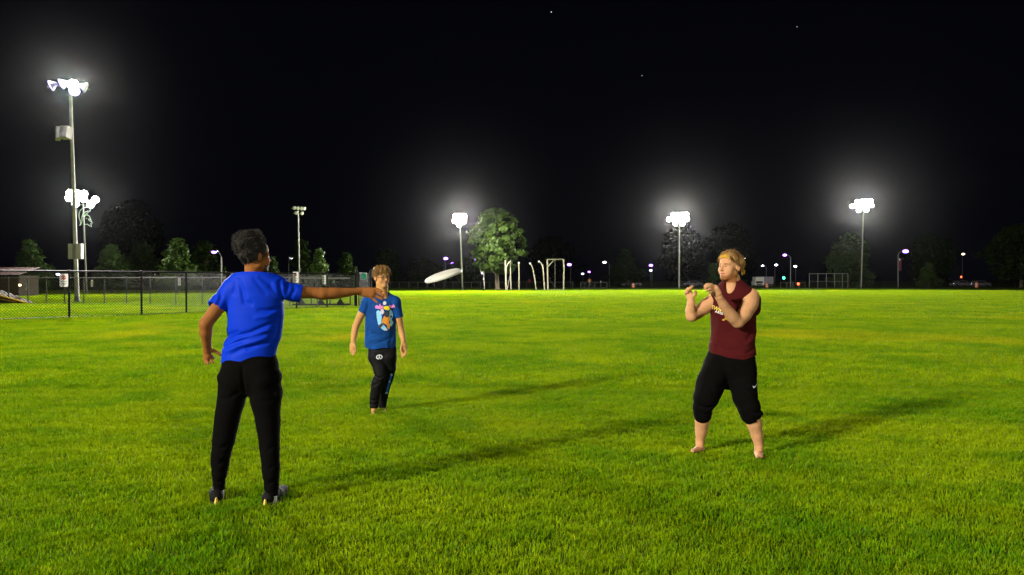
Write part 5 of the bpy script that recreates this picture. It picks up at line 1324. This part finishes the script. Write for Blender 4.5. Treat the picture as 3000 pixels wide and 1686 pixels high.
# two open crescents and a peak between them
cres = lambda a0, a1: [(math.cos(a), math.sin(a)) for a in np.linspace(a0, a1, 12)]
for nm, a0, a1 in (('logo_crescent', R(60), R(255)), ('logo_crescent', R(-75), R(120))):
    c_ = cres(a0, a1); v2 = [(x * .034, y * .027) for x, y in c_] + [(x * .024, y * .018) for x, y in c_]; m_ = len(c_)
    decal(B, nm, v2, [(k, k + 1, m_ + k + 1, m_ + k) for k in range(m_ - 1)], bv, B.P((1116, 1044)), right, upv, M_LOGO, pt)
decal(B, 'logo_peak', [(-.012, -.022), (-.003, .016), (.003, .016), (.012, -.022), (.005, -.022), (0, -.002), (-.005, -.022)], [(0, 1, 5, 6), (1, 2, 5), (2, 3, 4, 5)], bv, B.P((1116, 1044)), right, upv, M_LOGO, pt)
M_LOGOP = mat('pale_blue_lettering', (.20, .34, .55), .6, .3, 0, .1); r = np.random.default_rng(77)
for k in range(9):
    t_ = k / 8; c_ = B.P((1147.5 - 18.5 * t_, 1098 + 57 * t_)); n = 8
    v2 = [((.010 + .004 * r.random()) * math.cos(a), (.012 + .004 * r.random()) * math.sin(a)) for a in np.linspace(0, 2 * math.pi, n, endpoint=False)] + [(0, 0)]
    decal(B, 'side_lettering', v2, [(q, (q + 1) % n, n) for q in range(n)], bv, c_, right, upv, M_LOGOP if k in (0, 3, 8) else M_LOGOB, pt)
V = Vol(*bbox_px(B, 1010, 1205, 765, 1222, -.30, .30), .0055)
B.chain(V, [(1118, 890, 0, 26), (1117, 950, 0, 33), (1118, 1030, 0, 33)], .04, (0, 1, 0), .6)
B.chain(V, [(1104, 1045, -.01, 18), (1114, 1090, -.055, 14), (1105, 1124, -.05, 13), (1099, 1160, -.02, 11), (1096, 1198, .0, 8), (1095, 1211, .0, 8)], .012)
B.chain(V, [(1138, 1045, .0, 17), (1140, 1090, .035, 13), (1132, 1124, .09, 11), (1124, 1160, .15, 10), (1120, 1193, .20, 8), (1120, 1203, .20, 8)], .012)
clamp_under(V)
B.head(V, smile=1.0, jaw=.96, open_mouth=.8)
B.chain(V, [(1121, 890, .02, 18), (1121, 862, .015, 16.5), (1119, 836, .005, 17)], .02)
B.chain(V, [(1087, 894, 0, 12), (1120, 886, 0, 14), (1148, 892, 0, 12)], .03)
B.chain(V, [(1076, 893, 0, 12.5), (1057, 925, .0, 11.5), (1042, 958, .02, 10)], .015)
B.chain(V, [(1042, 958, .02, 10), (1039, 975, .0, 9.6), (1035, 1000, -.05, 6.8)], .01)
B.chain(V, [(1035, 1000, -.05, 7), (1033, 1012, -.06, 9), (1032, 1020, -.06, 8.4)], .01, (.4, 1, 0), .55)
for f_ in ([(1027, 1018, -.06, 2.6), (1027, 1029, -.07, 2.4), (1030, 1036, -.08, 2.1)], [(1030, 1021, -.06, 2.7), (1031, 1032, -.07, 2.5), (1033.5, 1040, -.08, 2.1)],
           [(1034, 1021, -.06, 2.7), (1035.5, 1032, -.07, 2.5), (1037, 1040, -.085, 2.1)], [(1037, 1019, -.06, 2.6), (1038.5, 1029, -.07, 2.3), (1039, 1036, -.08, 2.0)],
           [(1038, 1008, -.07, 3.6), (1042, 1020, -.09, 2.9), (1041.5, 1030, -.10, 2.3)]): B.chain(V, f_, .005)
B.chain(V, [(1157, 893, 0, 12.5), (1168, 930, .0, 11), (1174, 962, .02, 9.8)], .015)
B.chain(V, [(1174, 962, .02, 9.8), (1178, 980, .0, 9), (1182, 1000, -.04, 6.6)], .01)
B.chain(V, [(1182, 1000, -.04, 7), (1184, 1014, -.05, 9), (1184, 1024, -.05, 8.4)], .01, (-.4, 1, 0), .55)
for f_ in ([(1189, 1022, -.05, 2.6), (1190, 1033, -.06, 2.4), (1186.5, 1042, -.07, 2.1)], [(1186, 1025, -.05, 2.7), (1186, 1036, -.06, 2.5), (1182.5, 1045, -.075, 2.1)],
           [(1182, 1025, -.05, 2.7), (1181.5, 1037, -.06, 2.5), (1178.5, 1047, -.075, 2.1)], [(1179, 1022, -.05, 2.6), (1177.5, 1034, -.06, 2.3), (1175.5, 1042, -.07, 2.0)],
           [(1178, 1010, -.06, 3.6), (1174.5, 1022, -.08, 2.9), (1175.5, 1031, -.09, 2.3)]): B.chain(V, f_, .005)
B.chain(V, [(1095, 1210, .01, 8.5), (1094.5, 1214, -.09, 8.5), (1094.5, 1217, -.15, 7)], .015, (0, 0, 1), .7)
for k, dx in enumerate((-6.5, -3, 0.4, 3.6, 6.6)): B.chain(V, [(1094.5 + dx, 1217, -.14, 2.4), (1094.5 + dx * 1.05, 1218.5, -.185 + .008 * abs(k - 3), 2.1)], .006)
B.chain(V, [(1120, 1201, .20, 8), (1124, 1204, .10, 8), (1128, 1207, .04, 6.5)], .015, (0, 0, 1), .7)
Vb, Fb = V.mesh(); SK_B = (.49, .245, .085)
Cb = B.face_colour(Vb, SK_B, (.44, .15, .09), (.09, .045, .018), blush=(.56, .22, .10), smile=1.0)
f, l, u = B.hl(Vb)
tw = (np.abs(u + .0598 - .12 * np.abs(l)) < .0030) * (np.abs(l) < .0175) * (f > .078); Cb[tw > 0] = (.62, .56, .47)
body = B.link('body', Vb, Fb, M_SKIN); vcol(body, Cb)

# ------------------------------------------------------------------ the catcher in maroon
C = Person('player in a maroon sleeveless shirt, cropped black trousers and headband, hands raised to catch', 6.38, 2140)
C.head_frame(2139, 783, (-.85, -.53), 1.0, 0, pitch=R(2))
M_HAIRC = mat('dark_blond_hair', (.27, .145, .036), .55, .25, 0, .45, 50, .5, 140); M_HAIRC2 = mat('brown_under_hair', (.085, .042, .014), .6, .25, 0, .35, 50, .5, 140)
V = Vol(C.hc - .2, C.hc + .22, .0045); h = C.hs
V.ell(C.H(-.016, 0, .045), [.108 * h, .089 * h, .095 * h], C.HM, 0); V.ell(C.H(.03, .040, .075), [.05 * h, .05 * h, .045 * h], C.HM, .02); V.ell(C.H(.03, -.040, .075), [.05 * h, .05 * h, .045 * h], C.HM, .02); V.ell(C.H(-.045, .03, .035), [.075 * h, .066 * h, .075 * h], C.HM, .02)
X, Yg, Z = V.grid(); q = [X - C.hc[0], Yg - C.hc[1], Z - C.hc[2]]
fx, lx, ux = [(q[0] * e[0] + q[1] * e[1] + q[2] * e[2]) / h for e in (C.F, C.L, C.U)]
V.D = V.D + (.004 * snoise(X, Yg, Z, 80, 61) + .003 * np.sin((lx + fx * .6) * 420 + 3 * np.sin(ux * 60))).astype(np.float32)
hl_ = np.where(fx > .055, .098 - 1.0 * np.clip(np.abs(lx) - .022, 0, .045), np.where(fx > .012, .048 - .0 * fx, np.where(fx > -.035, .022, -.055 + .5 * np.clip(fx + .10, 0, 1))))
V.D = np.maximum(V.D, (hl_ - ux) * .8); Vh, Fh = V.mesh(); hair = C.link('hair', Vh, Fh, M_HAIRC)
def curtain(seed, n, sg, m_u0):
    r = np.random.default_rng(seed); rt = []
    for _ in range(n):
        f0 = .052 - .115 * r.random(); l0 = .008 * sg + .006 * r.normal(); u0 = .135 - .35 * max(0, f0 - .03)
        end = np.array([f0 + .006 + .01 * r.normal(), .090 * sg, .020 + .034 * r.random() - .02 * (f0 < .0)]); pts = []
        for i in range(7):
            t = i / 6; q = np.array([f0, l0, u0]) * (1 - t) + end * t; q[2] += .028 * math.sin(math.pi * t); q[0] += .006 * math.sin(t * 7 + seed + f0 * 80)
            e = np.array([(q[0] + .014) / .112, q[1] / .094, (q[2] - .043) / .104]); m_ = np.linalg.norm(e)
            if m_ < 1.0: q = np.array([-.014, 0, .043]) + (q - np.array([-.014, 0, .043])) / m_
            pts.append(C.H(*q))
        rt.append((pts, .0046 * (.6 + .8 * r.random())))
    return rt
locks(C, 'hair_locks', curtain(1, 80, 1, 0) + curtain(2, 50, -1, 0), M_HAIRC, hair, kind='stuff')
locks(C, 'dark_locks', [(p, rr * 1.35) for p, rr in curtain(5, 46, 1, 0)], M_HAIRC2, hair, kind='stuff')
rt = []
r = np.random.default_rng(9)
for k in range(14):
    p0 = C.H(.03 - .07 * r.random(), .03 * r.normal(), .138); d = C.U * (.012 + .015 * r.random()) + C.F * .02 * r.normal() + C.L * .012 * r.normal()
    rt.append(([p0, p0 + d * .7, p0 + d * 1.1 + C.F * .02 * r.random() * (1 if k % 2 else -1)], .0016))
rt.append(([C.H(.045, .0, .137), C.H(.075, .01, .152), C.H(.110, .015, .150), C.H(.125, .015, .130)], .0014))
locks(C, 'stray_hairs', rt, M_HAIRC, hair, kind='stuff')
# headband
V = Vol(C.hc - .2, C.hc + .2, .004)
V.ell(C.H(-.012, 0, .036), [.1065 * h, .0865 * h, .1005 * h], C.HM, 0)
V.ell(C.H(.03, 0, .05), [.0745 * h, .0745 * h, .0745 * h], C.HM, .01)
ux2 = ux - .048 - .52 * (fx - .01); V.D = np.maximum(V.D, np.interp(0, [0], [0]) + 0 * V.D) if False else V.D
Xq, Yq, Zq = V.grid(); q = [Xq - C.hc[0], Yq - C.hc[1], Zq - C.hc[2]]
fx, lx, ux = [(q[0] * e[0] + q[1] * e[1] + q[2] * e[2]) / h for e in (C.F, C.L, C.U)]
V.D = np.maximum(V.D, np.abs(ux - .042 - .55 * (fx - .0)) - .019)
M_BAND = mat('orange_yellow_headband', (.50, .27, .02), .8, .2, 0, .45, 26, .2, 200)
Vn, Fn = V.mesh(); band = C.link('headband', Vn, Fn, M_BAND)
mb = MB(); b_ = np.array(C.base)
for k, (dl, du) in enumerate(((.012, -.05), (.03, -.04))):
    mb.tube([C.H(-.112, .02, -.015) - b_, C.H(-.122, .02 + dl, -.03) - b_, C.H(-.120, .02 + dl, -.015 + du) - b_], [.012, .011, .006], 5)
mb.build('headband_tail', M_BAND, band)
# sleeveless shirt
FC = (-.45, -.89, 0)
def shirt_C(cap):
    V = Vol(*bbox_px(C, 2060, 2240, 815, 1065, -.26, .28), .0045)
    T = [(2148, 848, .0, 30), (2147, 862, .0, 50), (2146, 878, 0, 60), (2147, 905, 0, 66), (2148, 935, 0, 66), (2148, 990, 0, 64), (2145, 1025, 0, 69), (2145, 1062, 0, 70)]
    C.chain(V, [(x, y, d_, r_ * .985) for x, y, d_, r_ in T], .02, FC, .70)
    C.chain(V, [(2104, 868, .05, 22), (2146, 850, .01, 26), (2188, 864, -.06, 24)], .03)
    C.chain(V, [(2147, 838, .03, 27), (2147, 858, .01, 34)], .025)
    C.chain(V, [(2202, 880, .02, 26), (2205, 905, .02, 24)], .03)
    X, Yg, Z = V.grid()
    segs = [([(2150, 890), (2165, 905), (2172, 930)], 5, -.010), ([(2165, 870), (2175, 890), (2185, 915)], 5, -.008), ([(2200, 940), (2190, 970), (2170, 995)], 5, -.009), ([(2212, 960), (2195, 990), (2165, 1010)], 5, .007), ([(2090, 1010), (2120, 1022), (2160, 1020)], 5, -.007), ([(2085, 985), (2110, 1000), (2150, 1003)], 5, .005), ([(2205, 1000), (2190, 1020), (2165, 1035)], 5, -.007), ([(2088, 900), (2094, 940), (2090, 980)], 5, -.006), ([(2084, 1026), (2130, 1040), (2205, 1030)], 4, .004)]
    V.D = V.D - (fold_field(C, X, Z, segs) + .003 * snoise(X, Yg, Z, 22, 71)).astype(np.float32)
    if cap:
        x_ = np.array([C.P((px_, 1040))[0] for px_ in (2070, 2121, 2163, 2215)]); z_ = np.array([C.P((2140, py_))[2] for py_ in (1033, 1045, 1050, 1036)])
        hz = np.interp(X.ravel(), x_, z_).reshape(X.shape); V.D = np.maximum(V.D, hz - Z + 0 * Yg)
        V.carve_cone(C.P((2146, 790, .02)), 25 * C.px, C.P((2147, 832, .0)), 25 * C.px); V.carve_cone(C.P((2147, 832, .0)), 25 * C.px, C.P((2127, 861, -.16)), 3 * C.px)
    return V
Vs, Fs = shell(shirt_C(True), shirt_C(False), .017).mesh()
M_MAROON = cloth('maroon_cotton', (.052, .0038, .0042), .9, .25, .0, .12, .14)
sh = C.link('sleeveless_shirt', Vs, Fs, M_MAROON); bv = bvh_of(Vs, Fs)
M_GOLD = mat('gold_lettering', (.72, .55, .10), .6, .3, 0, .1); M_WHITEP = mat('white_lettering', (.75, .73, .68), .6, .3, 0, 0); M_GOLD2 = mat('gold_print', (.66, .44, .02), .6, .3, 0, .1)
RC = np.array((.92, -.39, 0.0))
def chest(txt, px, py, size, ang, m, name, sx=1.0, shear=.0):
    v2, f2 = text2d(txt, size, shear, sx); ca, sa = math.cos(ang), math.sin(ang); v2 = [(x * ca - y * sa, x * sa + y * ca) for x, y in v2]
    decal(C, name, v2, f2, bv, C.P((px, py, -.13)), RC, upv, m, sh)
chest('SWIMMING', 2118, 912, .049, R(-15), M_GOLD, 'swimming_lettering', .92, .2)
chest('ARIZONA', 2118, 921, .026, R(-14), M_WHITEP, 'arizona_lettering', 1.35, .0)
def lp(pts): return [((x - 2118) * C.px, (934 - y) * C.px) for x, y in pts]
decal(C, 'emblem_fork', lp([(2111, 932), (2120, 928), (2126, 930), (2120, 932.5)]), [(0, 1, 2, 3)], bv, C.P((2118, 934)), right, upv, M_GOLD2, sh)
decal(C, 'emblem_bar', lp([(2109, 934), (2126, 933.6), (2126, 935), (2108, 935.4)]), [(0, 3, 2, 1)], bv, C.P((2118, 934)), right, upv, M_GOLD2, sh)
decal(C, 'emblem_bar', lp([(2107, 936.6), (2126, 936), (2126, 938), (2108, 938)]), [(0, 3, 2, 1)], bv, C.P((2118, 934)), right, upv, M_GOLD2, sh)
def pants_C(cap):
    V = Vol(*bbox_px(C, 2015, 2250, 1020, 1265, -.32, .28), .006)
    C.chain(V, [(2144, 1044, 0, 58), (2141, 1062, 0, 71), (2139, 1070, 0, 74)], .03, FC, .66)
    C.chain(V, [(2102, 1078, 0, 42), (2083, 1122, -.04, 42), (2068, 1165, -.08, 37), (2059, 1192, -.07, 29), (2058, 1210, -.05, 27), (2058, 1227, -.02, 23.5)] + ([] if cap else [(2057, 1270, .03, 23)]), .025, cap=cap)
    C.chain(V, [(2176, 1078, 0, 42), (2178, 1125, -.07, 38.5), (2183, 1165, -.13, 36), (2193, 1192, -.15, 33), (2200, 1211, -.145, 31), (2208, 1231, -.135, 25)] + ([] if cap else [(2222, 1272, -.11, 24)]), .025, cap=cap)
    X, Yg, Z = V.grid()
    segs = [([(2034, 1178), (2058, 1186), (2090, 1178)], 4, -.010), ([(2033, 1188), (2058, 1196), (2084, 1190)], 4, .009), ([(2034, 1200), (2058, 1206), (2082, 1202)], 3.5, -.010), ([(2035, 1212), (2058, 1217), (2080, 1213)], 3.5, -.006),
            ([(2165, 1185), (2192, 1196), (2222, 1186)], 4, -.010), ([(2172, 1200), (2200, 1206), (2227, 1198)], 4, .010), ([(2176, 1214), (2202, 1219), (2229, 1206)], 4, -.011), ([(2125, 1105), (2105, 1125), (2085, 1130)], 5, -.009), ([(2150, 1110), (2175, 1130), (2205, 1135)], 5, -.009), ([(2200, 1050), (2212, 1070), (2210, 1090)], 5, -.009), ([(2180, 1140), (2195, 1155), (2212, 1165)], 4, -.008), ([(2060, 1120), (2075, 1145), (2100, 1150)], 5, -.007)]
    V.D = V.D - (fold_field(C, X, Z, segs) + .0025 * snoise(X, Yg, Z, 30, 81)).astype(np.float32)
    return V
Vs, Fs = shell(pants_C(True), pants_C(False), .017).mesh()
pc = C.link('cropped_trousers', Vs, Fs, M_BLACKC); bv = bvh_of(Vs, Fs)
kx = [0, .15, .4, .7, 1.0]; tt_ = np.linspace(0, 1, 14)
sx_ = np.interp(tt_, kx, [2184.0, 2186.5, 2191.5, 2197, 2202.5]); sy_ = np.interp(tt_, kx, [1122.5, 1126.4, 1125.0, 1121.8, 1118.0]); sw_ = np.interp(tt_, kx, [2.6, 4.6, 3.8, 2.6, 1.0])
v2 = [((x - 2192) * C.px, (1124 - y + q * w_ / 2) * C.px) for q in (1, -1) for x, y, w_ in zip(sx_, sy_, sw_)]
decal(C, 'swoosh_mark', v2, [(k + 14, k + 15, k + 1, k) for k in range(13)], bv, C.P((2192, 1124)), right, upv, M_LOGO, pc, .005)

V = Vol(*bbox_px(C, 1995, 2250, 730, 1345, -.48, .30), .005)
C.chain(V, [(2147, 880, 0, 46), (2147, 950, 0, 52), (2146, 1050, 0, 52)], .05, FC, .65)
C.chain(V, [(2108, 1075, 0, 36), (2086, 1125, -.04, 32), (2068, 1168, -.08, 26), (2060, 1200, -.06, 22), (2058, 1228, -.02, 21.5), (2055, 1255, .02, 18.8), (2051, 1290, .05, 13), (2050, 1312, .05, 12)], .02)
C.chain(V, [(2172, 1075, 0, 36), (2177, 1125, -.07, 32), (2186, 1168, -.13, 27), (2202, 1211, -.145, 22), (2209, 1238, -.125, 21.5), (2216, 1268, -.105, 17.5), (2223, 1303, -.09, 13), (2223, 1325, -.09, 12)], .02)
clamp_under(V)
C.head(V, jaw=1.05, open_mouth=.5)
C.chain(V, [(2150, 872, .02, 28), (2147, 850, .01, 24.5), (2144, 820, .01, 24)], .025)
C.chain(V, [(2102, 872, .06, 17), (2146, 856, 0, 20), (2192, 868, -.07, 19)], .03)
# his right arm (left in the picture)
C.chain(V, [(2100, 877, .07, 23), (2074, 894, .065, 22), (2046, 915, .03, 19), (2027, 926, .0, 16.5)], .02)
C.chain(V, [(2027, 926, .0, 16.5), (2024, 911, -.01, 16), (2025, 893, -.02, 12.5), (2024.5, 879, -.02, 9.8)], .012)
C.chain(V, [(2024.5, 879, -.02, 9.5), (2022, 869, -.02, 12), (2019, 861, -.015, 10.5)], .01, (.5, 1, 0), .62)
for f_ in ([(2012, 865, .12, 4.2), (2008, 858, .11, 3.9), (2013, 857, .09, 3.4)], [(2013, 860, .12, 4.3), (2010, 851, .105, 4.0), (2017, 851, .08, 3.5)],
           [(2017, 857, .12, 4.4), (2015.5, 846, .105, 4.1), (2023, 846, .08, 3.5)], [(2022, 855, .12, 4.4), (2022.5, 844, .11, 4.1), (2029, 840, .09, 3.5)],
           [(2029, 870, .10, 5.2), (2038, 861, .08, 4.6), (2037, 852, .06, 3.9)]): C.chain(V, [(x, y, d_ - .13, r_) for x, y, d_, r_ in f_], .006)
# his left arm (right in the picture)
C.chain(V, [(2199, 870, -.07, 25), (2196, 889, -.11, 25.5), (2181, 920, -.17, 21.5), (2162, 943, -.21, 18)], .02)
C.chain(V, [(2162, 943, -.21, 18), (2147, 930, -.24, 17.5), (2122, 897, -.29, 14), (2107, 872, -.33, 10.2)], .012)
C.chain(V, [(2107, 872, -.33, 10), (2101, 858, -.35, 12), (2094, 847, -.36, 12)], .01, (.5, 1, .2), .6)
for f_ in ([(2094, 841, -.32, 4.6), (2083, 834.5, -.34, 4.4), (2072, 834, -.35, 4.0), (2065, 838.5, -.35, 3.4)], [(2091, 845, -.33, 4.5), (2079, 840, -.355, 4.3), (2070, 841.5, -.365, 3.9), (2065, 845.5, -.365, 3.3)],
           [(2090, 851, -.33, 4.4), (2080, 848.5, -.355, 4.2), (2070, 851.5, -.365, 3.5)], [(2092, 856, -.32, 4.2), (2084, 855, -.345, 3.9), (2077, 858, -.35, 3.3)],
           [(2098, 858, -.30, 5.2), (2086, 848, -.28, 4.4), (2078, 846, -.275, 3.8)]): C.chain(V, [(x, y, d_ - .04, r_) for x, y, d_, r_ in f_], .006)
C.chain(V, [(2051, 1315, .05, 12.5), (2044, 1318, .0, 11), (2032, 1321, -.06, 8.5)], .015, (0, 0, 1), .72)
for k in range(5): C.chain(V, [(2036 - 1.6 * k, 1322 - .2 * k, -.075 + .012 * k, 3.6 - .3 * k), (2028 - 1.2 * k + 3, 1323.5 - .4 * k, -.105 + .02 * k, 3.2 - .3 * k)], .006)
C.chain(V, [(2223, 1329, -.09, 12.5), (2224, 1334, -.17, 12), (2225, 1337, -.24, 9.5)], .015, (0, 0, 1), .72)
for k, dx in enumerate((-8, -4, 0, 4, 8)): C.chain(V, [(2225 + dx, 1338, -.24, 3.4), (2225.5 + dx, 1340, -.285 + .008 * k, 3.0)], .006)
Vb, Fb = V.mesh(); SK_C = (.50, .255, .118)
Cb = C.face_colour(Vb, SK_C, (.46, .15, .10), (.20, .085, .03), eye=(.04, .035, .04), beard=(.20, .070, .015), blush=(.58, .22, .10),
    beard_fn=lambda f, l, u: np.clip(((-.071 + .60 * np.clip(.078 - f, 0, .2)) - u) / .014, 0, 1) * (u > -.135) * (f > -.012) * (np.abs(l) < .09) * .9)
f, l, u = C.hl(Vb); mus = np.exp(-((u + .045) / .005) ** 2 - (l / .022) ** 4) * (f > .08); Cb = Cb * (1 - .5 * mus[:, None]) + np.array((.34, .15, .05)) * .5 * mus[:, None]
body = C.link('body', Vb, Fb, M_SKIN); vcol(body, Cb)

# ------------------------------------------------------------------ the disc in flight
dc = at(1298, 806, 5.35)
M_DISC = mat('cream_plastic_disc', (.62, .60, .50), .45, .4, 0, .04)
xd = Vector((1, .25, .335)).normalized(); nd = Vector((-.33, -.16, 1.0)); nd = (nd - xd * nd.dot(xd)).normalized(); yd = nd.cross(xd)
MD = Matrix((xd, yd, nd)).transposed()
t = empty('flying_disc', dc, 'cream plastic throwing disc in mid flight right of the boy', 'flying disc')
RD = .140
prof = [(.004, .016), (.05, .0158), (.09, .0145), (.112, .0115), (.127, .006), (RD - .001, -.004), (RD, -.012), (RD - .003, -.018), (RD - .006, -.018), (RD - .008, -.008), (.118, .004), (.09, .0105), (.05, .0125), (.004, .0128)]
MB().lathe(prof, 48, MD.to_4x4()).build('plate', M_DISC, t)
for rr in (.098, .106, .114):
    MB().lathe([(rr - .0015, .0128 - (rr - .098) * .30), (rr, .0152 - (rr - .098) * .30), (rr + .0015, .0128 - (rr - .098) * .36)], 40, MD.to_4x4()).build('flight_ring', M_DISC, t)
# ================================================================== NIGHT AIR
mh = bpy.data.materials.new('night_haze'); mh.use_nodes = True; nt = mh.node_tree; nt.nodes.remove(nt.nodes['Principled BSDF'])
pv = nt.nodes.new('ShaderNodeVolumePrincipled'); pv.inputs['Color'].default_value = (.92, .94, 1.0, 1); pv.inputs['Density'].default_value = HAZE; pv.inputs['Anisotropy'].default_value = .972
nt.links.new(pv.outputs[0], nt.nodes['Material Output'].inputs['Volume'])
hz_ = MB().box((40, 95, 17), (560, 310, 36)).build('haze', mh, None, False); tag(hz_, 'thin night haze over the whole pitch', 'haze', kind='stuff')
